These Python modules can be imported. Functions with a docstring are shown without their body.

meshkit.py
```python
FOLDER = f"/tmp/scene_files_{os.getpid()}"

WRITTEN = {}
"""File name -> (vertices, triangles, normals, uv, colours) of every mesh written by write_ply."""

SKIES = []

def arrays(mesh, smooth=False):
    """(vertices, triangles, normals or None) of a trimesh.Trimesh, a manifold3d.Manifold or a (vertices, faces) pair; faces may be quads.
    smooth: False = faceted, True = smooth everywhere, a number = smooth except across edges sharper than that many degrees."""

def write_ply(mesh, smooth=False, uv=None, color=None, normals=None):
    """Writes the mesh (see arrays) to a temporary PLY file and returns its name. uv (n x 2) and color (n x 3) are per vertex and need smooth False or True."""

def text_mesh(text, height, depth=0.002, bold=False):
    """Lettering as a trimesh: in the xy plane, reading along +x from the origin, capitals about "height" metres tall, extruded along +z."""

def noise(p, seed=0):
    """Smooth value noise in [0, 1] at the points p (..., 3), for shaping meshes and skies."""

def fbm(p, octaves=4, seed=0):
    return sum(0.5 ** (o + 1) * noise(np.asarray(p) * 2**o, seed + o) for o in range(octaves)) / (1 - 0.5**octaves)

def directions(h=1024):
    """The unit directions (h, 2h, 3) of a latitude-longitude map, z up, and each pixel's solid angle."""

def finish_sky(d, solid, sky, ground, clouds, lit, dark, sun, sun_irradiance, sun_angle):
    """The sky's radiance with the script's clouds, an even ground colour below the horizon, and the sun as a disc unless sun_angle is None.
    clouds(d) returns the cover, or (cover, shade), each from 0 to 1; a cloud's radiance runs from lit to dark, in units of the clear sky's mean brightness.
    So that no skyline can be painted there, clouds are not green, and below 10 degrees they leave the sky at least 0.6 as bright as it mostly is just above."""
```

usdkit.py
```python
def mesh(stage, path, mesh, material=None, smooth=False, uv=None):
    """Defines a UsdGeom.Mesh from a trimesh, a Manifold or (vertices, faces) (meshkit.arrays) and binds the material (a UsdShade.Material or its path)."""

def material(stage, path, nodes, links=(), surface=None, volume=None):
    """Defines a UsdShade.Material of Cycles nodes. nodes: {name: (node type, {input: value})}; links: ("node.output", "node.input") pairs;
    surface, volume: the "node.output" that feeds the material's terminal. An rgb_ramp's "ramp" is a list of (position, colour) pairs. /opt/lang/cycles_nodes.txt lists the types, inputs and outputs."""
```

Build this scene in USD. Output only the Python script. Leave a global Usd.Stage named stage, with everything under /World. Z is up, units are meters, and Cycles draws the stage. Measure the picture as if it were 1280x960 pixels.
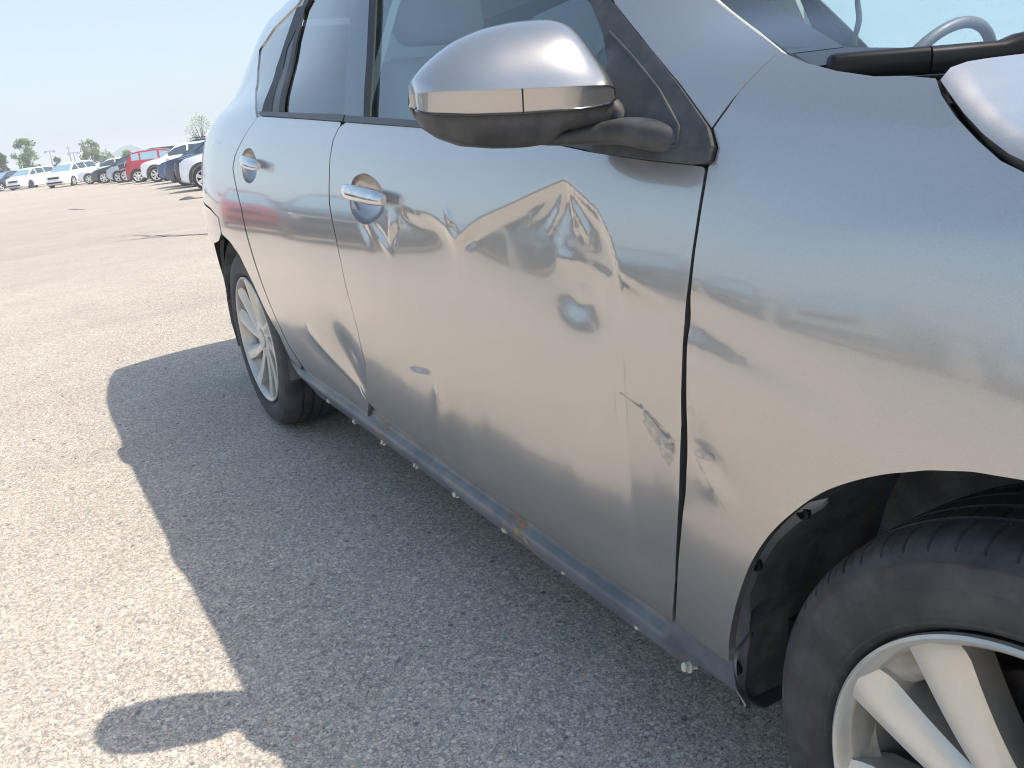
import math, random
import numpy as np, trimesh, usdkit, meshkit
from pxr import Usd, UsdGeom, UsdLux, UsdShade, Gf, Sdf, Vt
from scipy.interpolate import PchipInterpolator as _P, RectBivariateSpline as _B
from scipy.spatial import Delaunay
from shapely.geometry import Polygon, LineString, Point
import shapely
import manifold3d as m3

random.seed(7); rng = np.random.default_rng(11)
stage = Usd.Stage.CreateInMemory()
UsdGeom.SetStageUpAxis(stage, UsdGeom.Tokens.z); UsdGeom.SetStageMetersPerUnit(stage, 1)
world = UsdGeom.Xform.Define(stage, '/World'); stage.SetDefaultPrim(world.GetPrim())
UsdGeom.Scope.Define(stage, '/World/Looks')
pi = math.pi

# ------------------------------------------------------------------ camera, sky, sun, exposure
EXPOSURE = 1.47
SUN_I, SKY_S, SKY_AIR, SKY_AER, SKY_SAT = .52, .105, 1.0, 2.2, 1.3
SILVER, PAINT_ROUGH, PAINT_METAL, COAT_IOR = (.355, .34, .32), .25, .85, 1.95
VEIL, VEIL_F = (2.40, 2.68, 2.98), (.85, .42)
HAZE = .0019
G_STONE = [(0, (0.35, 0.318, 0.282)), (0.22, (0.509, 0.448, 0.377)), (0.5, (0.652, 0.568, 0.47)), (0.78, (0.763, 0.662, 0.546)), (0.88, (0.583, 0.44, 0.334)), (0.93, (0.276, 0.257, 0.244)), (1, (0.848, 0.742, 0.623))]
G_GRIT = [(0, (0.265, 0.24, 0.208)), (0.3, (0.461, 0.404, 0.338)), (0.75, (0.625, 0.545, 0.452)), (1, (0.742, 0.648, 0.54))]
# The damaged car stands on a patch of the yard that leans a little against the level of the rest:
# TILT turns the car's own axes (x to its nose, y to its left, z up, origin under its front axle) into the world's.
_n = np.array([-.0245, -.008, 1.0]); _n /= np.linalg.norm(_n)
_v = np.cross(_n, [0, 0, 1]); _s = np.linalg.norm(_v); _k = _v / _s
_K = np.array([[0, -_k[2], _k[1]], [_k[2], 0, -_k[0]], [-_k[1], _k[0], 0]])
TILT = np.eye(3) + _s * _K + (1 - _n[2]) * _K @ _K
def tilt_matrix(t=(0, 0, 0)):
    m = np.eye(4); m[:3, :3] = TILT.T; m[3, :3] = t
    return Gf.Matrix4d(*m.ravel().tolist())

EYE = np.array([.3059, -1.5155, 1.0116]); YAW, PITCH, ROLL = 2.6309, .3174, -.1037
_fw = np.array([math.cos(YAW) * math.cos(PITCH), math.sin(YAW) * math.cos(PITCH), -math.sin(PITCH)])
_r0 = np.cross(_fw, [0, 0, 1]); _r0 /= np.linalg.norm(_r0); _u0 = np.cross(_r0, _fw)
_r = math.cos(ROLL) * _r0 + math.sin(ROLL) * _u0; _u = -math.sin(ROLL) * _r0 + math.cos(ROLL) * _u0
cam = UsdGeom.Camera.Define(stage, '/World/camera')
cm = np.eye(4); cm[0, :3] = TILT @ _r; cm[1, :3] = TILT @ _u; cm[2, :3] = -TILT @ _fw; cm[3, :3] = TILT @ EYE
cam.AddTransformOp().Set(Gf.Matrix4d(*cm.ravel().tolist()))
cam.CreateHorizontalApertureAttr(36.0); cam.CreateVerticalApertureAttr(27.0)
cam.CreateFocalLengthAttr(36.0 * 1082.3 / 1280)
cam.CreateClippingRangeAttr(Gf.Vec2f(.02, 6000))
cam.CreateExposureAttr(EXPOSURE)

SUN = TILT @ np.array([.52, .52, 1.0]); SUN /= np.linalg.norm(SUN)
sun = UsdLux.DistantLight.Define(stage, '/World/sun')
sun.CreateIntensityAttr(SUN_I); sun.CreateAngleAttr(.6); sun.CreateColorAttr(Gf.Vec3f(1, .93, .83)); sun.CreateNormalizeAttr(True)
_x = np.cross([0, 0, 1], SUN); _x /= np.linalg.norm(_x); _y = np.cross(SUN, _x)
sm = np.eye(4); sm[0, :3] = _x; sm[1, :3] = _y; sm[2, :3] = SUN
sun.AddTransformOp().Set(Gf.Matrix4d(*sm.ravel().tolist()))
sky = UsdLux.DomeLight.Define(stage, '/World/sky')
sky.GetPrim().SetCustomDataByKey('kind', 'structure'); sky.GetPrim().SetCustomDataByKey('label', 'pale blue hazy summer sky above the car park'); sky.GetPrim().SetCustomDataByKey('category', 'sky')
skym = usdkit.material(stage, '/World/Looks/sky', {
    's': ('sky_texture', dict(sky_type='single_scattering', sun_disc=False, sun_elevation=math.asin(SUN[2]), sun_rotation=math.atan2(SUN[0], SUN[1]), altitude=230, air_density=SKY_AIR, aerosol_density=SKY_AER, ozone_density=1.0)),
    'h': ('hsv', dict(hue=.492, saturation=SKY_SAT, value=1.0, fac=1.0)),
    'tc': ('texture_coordinate', {}), 'xz': ('separate_xyz', {}), 'el': ('map_range', dict(range_type='smoothstep', from_min=-.05, from_max=.5, to_min=VEIL_F[0], to_max=VEIL_F[1], clamp=True)),
    'v': ('mix_color', dict(b=VEIL, use_clamp=False)),                                     # summer haze: a pale veil, thickest towards the horizon all round
    'b': ('background_shader', dict(strength=SKY_S))}, [('s.color', 'h.color'), ('h.color', 'v.a'), ('tc.generated', 'xz.vector'), ('xz.z', 'el.value'), ('el.result', 'v.fac'), ('v.result', 'b.color')], surface='b.background')
UsdShade.MaterialBindingAPI.Apply(sky.GetPrim()).Bind(skym)

# ------------------------------------------------------------------ helpers
_used = {}
def path_for(name, parent):
    base = parent.GetPath().pathString if parent is not None else '/World'
    k = (base, name); n = _used.get(k, -1) + 1; _used[k] = n
    return f'{base}/{name}' if n == 0 else f'{base}/{name}_{n:03d}'
def tag(p, label=None, category=None, group=None, kind=None):
    p = p.GetPrim() if hasattr(p, 'GetPrim') else p
    for k, v in (('label', label), ('category', category), ('group', group), ('kind', kind)):
        if v: p.SetCustomDataByKey(k, v)
    return p
def obj(name, mesh, mat, parent=None, smooth=30, label=None):
    pr = usdkit.mesh(stage, path_for(name, parent), mesh, mat, smooth=smooth).GetPrim()
    if label: tag(pr, label)
    return pr
def thing(name, label, category, group=None, matrix=None, loc=None, rz=0):
    x = UsdGeom.Xform.Define(stage, path_for(name, None))
    if matrix is not None: x.AddTransformOp().Set(matrix)
    elif loc is not None:
        x.AddTranslateOp().Set(Gf.Vec3d(*map(float, loc))); x.AddRotateZOp().Set(math.degrees(rz))
    return tag(x, label, category, group)
def TM(v, f): return trimesh.Trimesh(np.asarray(v, float), np.asarray(f), process=False)
def cat(*ms): return trimesh.util.concatenate([m for m in ms if m is not None])
def box(x0, x1, y0, y1, z0, z1, bev=0.0):
    if bev:
        pts = np.array([(x, y, z) for x in (x0 + bev, x1 - bev) for y in (y0 + bev, y1 - bev) for z in (z0 + bev, z1 - bev)])
        s = m3.Manifold.sphere(bev, 12)
        h = m3.Manifold.batch_hull([s.translate(tuple(q)) for q in pts]).to_mesh()
        return TM(h.vert_properties[:, :3], h.tri_verts)
    b = trimesh.creation.box(extents=(x1 - x0, y1 - y0, z1 - z0)); b.apply_translation(((x0 + x1) / 2, (y0 + y1) / 2, (z0 + z1) / 2)); return b
def grid(P, flip=False, closed_u=False):
    """P: (nu, nv, 3) points -> mesh"""
    P = np.asarray(P, float); nu, nv = P.shape[:2]; idx = np.arange(nu * nv).reshape(nu, nv)
    if closed_u: idx = np.vstack([idx, idx[:1]])
    a, b, c, d = idx[:-1, :-1].ravel(), idx[1:, :-1].ravel(), idx[1:, 1:].ravel(), idx[:-1, 1:].ravel()
    f = np.vstack([np.stack([a, b, c], 1), np.stack([a, c, d], 1)])
    return TM(P.reshape(-1, 3), f[:, ::-1] if flip else f)
def tube(pts, r, n=8, cap=True):
    pts = np.asarray(pts, float); r = np.broadcast_to(np.asarray(r, float), (len(pts),))
    t = np.gradient(pts, axis=0); t /= np.linalg.norm(t, axis=1, keepdims=True)
    up = np.array([0, 0, 1.0]) if abs(t[0, 2]) < .9 else np.array([1.0, 0, 0])
    rings = []
    for p_, t_, r_ in zip(pts, t, r):
        a = np.cross(t_, up); a /= np.linalg.norm(a); b = np.cross(a, t_)
        th = np.linspace(0, 2 * pi, n, endpoint=False)
        rings.append(p_ + r_ * (np.cos(th)[:, None] * a + np.sin(th)[:, None] * b)); up = b
    m = grid(np.transpose(np.array(rings), (1, 0, 2)), closed_u=True, flip=True)
    if cap:
        for ring, fl in ((rings[0], True), (rings[-1], False)):
            k = len(ring); v = np.vstack([ring, ring.mean(0)]); f = [(i, (i + 1) % k, k) for i in range(k)]
            m = cat(m, TM(v, np.array(f)[:, ::-1] if not fl else f))
    m.fix_normals() if len(m.faces) < 4000 else None
    return m
def mirrored(m):
    v = np.array(m.vertices); v[:, 1] *= -1
    return TM(v, np.array(m.faces)[:, ::-1])
def spin(profile, n=96, axis='y', centre=(0, 0, 0)):
    """profile (a, r): a along the axis"""
    th = np.linspace(0, 2 * pi, n, endpoint=False); pr = np.asarray(profile, float)
    P = np.zeros((n, len(pr), 3))
    P[..., 0] = np.cos(th)[:, None] * pr[None, :, 1]; P[..., 2] = np.sin(th)[:, None] * pr[None, :, 1]; P[..., 1] = pr[None, :, 0]
    return grid(P + np.asarray(centre), closed_u=True)

# ------------------------------------------------------------------ materials
_mats = {}
def look(name, nodes, links, surface, volume=None):
    _mats[name] = usdkit.material(stage, '/World/Looks/' + name, nodes, links, surface=surface, volume=volume); return _mats[name]
def plain(name, color, rough=.5, metal=0.0, bump=0.0, scale=60, var=.12, coat=0.0, dirt=None, dirt_amt=.5, dirt_scale=9, spec=.5):
    """a principled surface with mild colour variation, optional fine bump and dust"""
    nodes = {'tc': ('texture_coordinate', {}), 'n': ('noise_texture', dict(scale=scale, detail=4, roughness=.6)),
             'n2': ('noise_texture', dict(scale=dirt_scale, detail=6, roughness=.65)),
             'r': ('map_range', dict(from_min=.3, from_max=.7, to_min=1 - var, to_max=1 + var, clamp=True)),
             'c': ('mix_color', dict(blend_type='multiply', fac=1.0, a=color)),
             'd': ('map_range', dict(from_min=.42, from_max=.68, to_min=0, to_max=dirt_amt if dirt else 0.0, clamp=True)),
             'm': ('mix_color', dict(b=dirt or color)),
             'rr': ('map_range', dict(from_min=.2, from_max=.8, to_min=max(rough - .06, .02), to_max=min(rough + .1, 1), clamp=True)),
             'p': ('principled_bsdf', dict(metallic=metal, coat_weight=coat, specular_ior_level=spec))}
    links = [('tc.object', 'n.vector'), ('tc.object', 'n2.vector'), ('n.fac', 'r.value'), ('r.result', 'c.b'), ('c.result', 'm.a'), ('n2.fac', 'd.value'), ('d.result', 'm.fac'),
             ('m.result', 'p.base_color'), ('n2.fac', 'rr.value'), ('rr.result', 'p.roughness')]
    if bump:
        nodes['b'] = ('bump', dict(strength=bump, distance=.002)); links += [('n.fac', 'b.height'), ('b.normal', 'p.normal')]
    return look(name, nodes, links, 'p.BSDF')
def paint(name, color, rough=.33, metal=.75, dust=0.0, ior=1.5):
    """clear-coated metallic car paint with flakes and a little road film"""
    nodes = {'tc': ('texture_coordinate', {}), 'n': ('noise_texture', dict(scale=7, detail=5, roughness=.6)), 'fl': ('noise_texture', dict(scale=900, detail=1)),
             'sx': ('separate_xyz', {}),
             'low': ('map_range', dict(from_min=.85, from_max=.22, to_min=0, to_max=dust, clamp=True)),
             'dm': ('math', dict(math_type='multiply')), 'nr': ('map_range', dict(from_min=.35, from_max=.7, to_min=.15, to_max=1, clamp=True)),
             'cf': ('mix_color', dict(blend_type='multiply', fac=1.0, a=color)), 'fr': ('map_range', dict(from_min=.3, from_max=.7, to_min=.93, to_max=1.07, clamp=True)),
             'c': ('mix_color', dict(b=(.30, .262, .22))),
             'cr': ('map_range', dict(from_min=0, from_max=1, to_min=.055, to_max=.35, clamp=True)),
             'p': ('principled_bsdf', dict(metallic=metal, roughness=rough, coat_weight=1.0, coat_ior=ior))}
    links = [('tc.object', 'n.vector'), ('tc.object', 'fl.vector'), ('tc.object', 'sx.vector'), ('sx.z', 'low.value'), ('n.fac', 'nr.value'), ('nr.result', 'dm.value1'), ('low.result', 'dm.value2'),
             ('fl.fac', 'fr.value'), ('fr.result', 'cf.b'), ('cf.result', 'c.a'), ('dm.value', 'c.fac'), ('c.result', 'p.base_color'), ('dm.value', 'cr.value'), ('cr.result', 'p.coat_roughness')]
    return look(name, nodes, links, 'p.BSDF')
def glass(name, tint, base=.07, power=4.6):
    """a pane: light passes straight through, tinted, and the sky is mirrored the more the flatter one looks along it"""
    return look(name, {'l': ('layer_weight', dict(blend=.5)), 'pw': ('math', dict(math_type='power', value2=power)), 'f': ('math', dict(math_type='multiply_add', value2=1 - base, value3=base)),
                       't': ('transparent_bsdf', dict(color=tint)), 'g': ('glossy_bsdf', dict(color=(1, 1, 1), roughness=0.0)), 'm': ('mix_closure', {})},
                [('l.facing', 'pw.value1'), ('pw.value', 'f.value1'), ('f.value', 'm.fac'), ('t.BSDF', 'm.closure1'), ('g.BSDF', 'm.closure2')], 'm.closure')

silver = paint('silver_paint', SILVER, rough=PAINT_ROUGH, metal=PAINT_METAL, dust=.55, ior=COAT_IOR)
black_trim = plain('black_trim', (.006, .0065, .0075), rough=.5, bump=.05, scale=500, dirt=(.06, .06, .06), dirt_amt=.1, spec=.25)
gloss_black = plain('gloss_black', (.010, .011, .013), rough=.12, coat=.6)
wiper_m = plain('wiper_black', (.006, .006, .0065), rough=.36, spec=.22, bump=.03, scale=500); cowl_m = plain('cowl_black', (.008, .008, .009), rough=.75, spec=.1, bump=.1, scale=300)
grain_black = plain('grained_plastic', (.028, .029, .031), rough=.5, bump=.25, scale=1400, dirt=(.16, .155, .15), dirt_amt=.3, dirt_scale=22)
liner_m = plain('liner_plastic', (.085, .086, .088), rough=.62, bump=.3, scale=220, dirt=(.24, .235, .225), dirt_amt=.8, dirt_scale=11)
flange_m = plain('dusty_liner_edge', (.17, .18, .19), rough=.6, bump=.2, scale=300, dirt=(.28, .28, .27), dirt_amt=.8, dirt_scale=14)
dark_strip = plain('belt_rubber', (.03, .032, .036), rough=.42, bump=.1, scale=600, dirt=(.12, .12, .12), dirt_amt=.3)
tyre_m = plain('tyre_rubber', (.017, .0175, .019), rough=.66, bump=.2, scale=420, dirt=(.075, .075, .072), dirt_amt=.7, dirt_scale=13)
tread_m = tyre_m
alloy = plain('alloy_silver', (.52, .495, .445), rough=.33, metal=.6, coat=.4, dirt=(.30, .26, .19), dirt_amt=.22, dirt_scale=7, var=.03)
alloy_pocket = plain('alloy_pocket', (.42, .40, .36), rough=.5, metal=.4, dirt=(.20, .17, .12), dirt_amt=.85, dirt_scale=18)
iron = plain('brake_iron', (.07, .065, .06), rough=.5, metal=.7, dirt=(.13, .075, .04), dirt_amt=.6, dirt_scale=20)
dark = plain('dark_cavity', (.008, .008, .008), rough=.9)
chrome = plain('bright_handle', (.62, .63, .64), rough=.10, metal=1.0, coat=.5, dirt=(.4, .4, .4), dirt_amt=.15)
clip_m = plain('clip_nylon', (.50, .47, .38), rough=.5, dirt=(.3, .26, .2), dirt_amt=.5, dirt_scale=60)
sill_m = look('worn_sill_paint', {
    'tc': ('texture_coordinate', {}), 'n': ('noise_texture', dict(scale=26, detail=6, roughness=.7)), 'n2': ('noise_texture', dict(scale=9, detail=5, roughness=.65)),
    'mp': ('mapping', dict(scale=(3.0, 9, 9))), 'n3': ('noise_texture', dict(scale=2.4, detail=4, roughness=.6)),
    'c1': ('rgb_ramp', dict(ramp=[(.30, (.060, .068, .078)), (.48, (.095, .104, .115)), (.6, (.135, .14, .142)), (.72, (.19, .185, .165))])),
    'rm': ('map_range', dict(from_min=.66, from_max=.76, to_min=0, to_max=.6, clamp=True)), 'rust': ('rgb_ramp', dict(ramp=[(.35, (.12, .055, .018)), (.6, (.30, .15, .05)), (.75, (.34, .29, .17))])),
    'mx': ('mix_color', {}), 'p': ('principled_bsdf', dict(metallic=.2, roughness=.42, coat_weight=.15, coat_roughness=.18))},
    [('tc.object', 'n.vector'), ('tc.object', 'n2.vector'), ('tc.object', 'mp.vector'), ('mp.vector', 'n3.vector'), ('n2.fac', 'c1.fac'), ('n3.fac', 'rm.value'), ('n.fac', 'rust.fac'), ('c1.color', 'mx.a'), ('rust.color', 'mx.b'), ('rm.result', 'mx.fac'), ('mx.result', 'p.base_color')], 'p.BSDF')
rust_m = look('rust_patch', {'n9': ('noise_texture', dict(scale=38, detail=6, roughness=.75)), 'r9': ('map_range', dict(from_min=.48, from_max=.66, to_min=0, to_max=.85, clamp=True)), 't9': ('transparent_bsdf', {}), 'm9': ('mix_closure', {}), 'tc': ('texture_coordinate', {}), 'n': ('noise_texture', dict(scale=60, detail=6, roughness=.7)), 'c': ('rgb_ramp', dict(ramp=[(.3, (.10, .05, .02)), (.5, (.30, .16, .06)), (.7, (.36, .28, .14))])), 'p': ('principled_bsdf', dict(roughness=.8))},
    [('tc.object', 'n.vector'), ('n.fac', 'c.fac'), ('c.color', 'p.base_color'), ('tc.object', 'n9.vector'), ('n9.fac', 'r9.value'), ('r9.result', 'm9.fac'), ('t9.BSDF', 'm9.closure1'), ('p.BSDF', 'm9.closure2')], 'm9.closure')
clear_glass = glass('side_glass', (.66, .90, .93), .09, 4.1)
screen_glass = glass('windscreen_glass', (.97, 1.0, 1.0), .05)
dark_glass = glass('privacy_glass', (.10, .115, .13), .08, 4.2)
fabric = plain('seat_fabric', (.30, .31, .31), rough=.95, bump=.3, scale=500)
trim_light = plain('pillar_trim', (.48, .50, .47), rough=.8, bump=.1, scale=400)
dash_m = plain('dash_plastic', (.035, .036, .038), rough=.6, bump=.2, scale=800)
wheel_m = plain('steering_leather', (.10, .105, .11), rough=.45, bump=.1, scale=700)
lens_m = plain('tail_lens', (.62, .60, .60), rough=.12, coat=.6)
red_lens = plain('red_lens', (.35, .012, .012), rough=.15, coat=.6)
lamp_m = plain('lamp_lens', (.60, .63, .66), rough=.1, metal=.3, coat=.5)
def scuff(name, color, lo, hi, sc=(60, 60, 60), amt=.8):
    return look(name, {'tc': ('texture_coordinate', {}), 'mp': ('mapping', dict(scale=sc)), 'n': ('noise_texture', dict(scale=1, detail=5, roughness=.7)), 'r': ('map_range', dict(from_min=lo, from_max=hi, to_min=0, to_max=amt, clamp=True)),
                       't': ('transparent_bsdf', {}), 'p': ('principled_bsdf', dict(base_color=color, roughness=.7)), 'm': ('mix_closure', {})},
                [('tc.object', 'mp.vector'), ('mp.vector', 'n.vector'), ('n.fac', 'r.value'), ('r.result', 'm.fac'), ('t.BSDF', 'm.closure1'), ('p.BSDF', 'm.closure2')], 'm.closure')
scuff_dark = scuff('dark_scrape', (.07, .07, .075), .38, .64, (70, 70, 110), .62)
scuff_mid = scuff('smeared_scrape', (.10, .10, .105), .38, .70, (45, 45, 80), .45)
scuff_soft = scuff('rubbed_scrape', (.13, .13, .135), .40, .75, (120, 120, 120), .42)
scuff_blue = scuff('blue_grey_rub', (.22, .235, .27), .28, .6, (90, 90, 120), .7)
streak_m = scuff('dirt_streak', (.20, .19, .18), .40, .7, (90, 90, 14), .35)
chip_m = plain('bare_chip', (.55, .56, .57), rough=.5)
# ------------------------------------------------------------------ the car's side as one smooth skin: tilt of the section against length x and girth s
SB=np.array([0,.06,.15,.25,.35,.45,.52,.58,.64,.70,.76,.82,.88,.94,1.0,1.1,1.2,1.28,1.34,1.42,1.6])
XB=np.array([-3.6,-3.0,-2.5,-1.7,-0.75,-0.42,-0.12,0.35,0.93])
AB=np.array([
[-25,-18,-10,-4,0,3,6,10,14,19,27,42,54,48,36,30,33,40,62,82,89],
[-25,-18,-10,-4,0,3,6,10,14,19,26,42,54,48,36,30,33,40,62,82,89],
[-27,-19,-10,-4,0,3,6,10,14,19,25,36,46,42,33,29,32,39,62,82,89],
[-28,-20,-10,-4,0,3,6,10,14,19,22,25,28,28,28,29,32,39,62,82,89],
[-28,-20,-10,-4,0,3,6,10,14,19,23,28,29,28,28,29,32,39,62,82,89],
[-24,-17, -9,-4,0,3,6,10,14,20,30,50,70,79,82,83,85,86,86,87,88],
[-14,-11, -7,-3,1,6,9,12,16.5,22,36,62,74,80,82,84,85,86,86,87,88],
[-10, -8, -5,-1,3,8,12,16,22,33,54,70,77,81,83,84,85,86,86,87,87],
[-10, -8, -4,0,3,8,16,26,38,52,66,74,79,82,84,85,86,86,86,87,87]],float)
WX=np.array([-3.62,-3.5,-3.3,-3.05,-2.8,-2.5,-2.0,-1.2,-.5,0,.3,.55,.75,.9,.97])
WW=np.array([.66,.738,.800,.8445,.864,.871,.874,.8755,.876,.873,.856,.815,.745,.63,.53])
# upper-body height factor along x (roof falls to the rear, rises in the middle)
KX=np.array([-3.6,-3.2,-2.8,-2.3,-1.8,-1.3,-.9,-.4,.9]); KK=np.array([.84,.90,.965,.985,.99,.98,.97,1.0,1.0])
# height of the wing above the sill falls towards the nose
FX=np.array([-.42,-.1,.3,.6,.93]); FF=np.array([1.0,1.0,.965,.90,.80])
_sg=np.linspace(0,1.6,321); _xg=np.linspace(-3.62,.97,460)
def _table():
    A=_P(SB,AB,axis=1)(_sg)               # stations x s
    A=_P(XB,A,axis=0)(np.clip(_xg,XB[0],XB[-1]))           # x x s
    A=np.radians(A); ds=_sg[1]
    k=np.ones_like(A)
    kx=_P(KX,KK)(np.clip(_xg,-3.6,.9)); fx=_P(FX,FF)(np.clip(_xg,-.42,.93))
    up=np.clip((_sg-.76)/.1,0,1)
    k=1+(kx[:,None]-1)*up[None,:]
    k=k*np.where(_xg[:,None]>-.42,fx[:,None],1)
    c=np.cos(A)*k*ds; s=np.sin(A)*k*ds
    def integ(m): return np.concatenate([np.zeros((len(m),1)),np.cumsum((m[:,1:]+m[:,:-1])/2,1)],1)
    Z=.245+integ(c); I=integ(s)
    W=_P(WX,WW)(_xg)
    ref=I.min(1,keepdims=True)
    Y=-(W[:,None]-(I-ref))
    return Y,Z
_Y,_Z=_table()
_by=_B(_xg[::4],_sg[::2],_Y[::4,::2]); _bz=_B(_xg[::4],_sg[::2],_Z[::4,::2])
def side(x,s):
    x=np.asarray(x,float);s=np.asarray(s,float)
    return np.stack([x,_by.ev(x,s),_bz.ev(x,s)],-1)
def side_n(x,s,e=2e-3):
    a=side(x+e,s)-side(x-e,s);b=side(x,s+e)-side(x,s-e)
    n=np.cross(a,b); return n/np.linalg.norm(n,axis=-1,keepdims=True)
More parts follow.
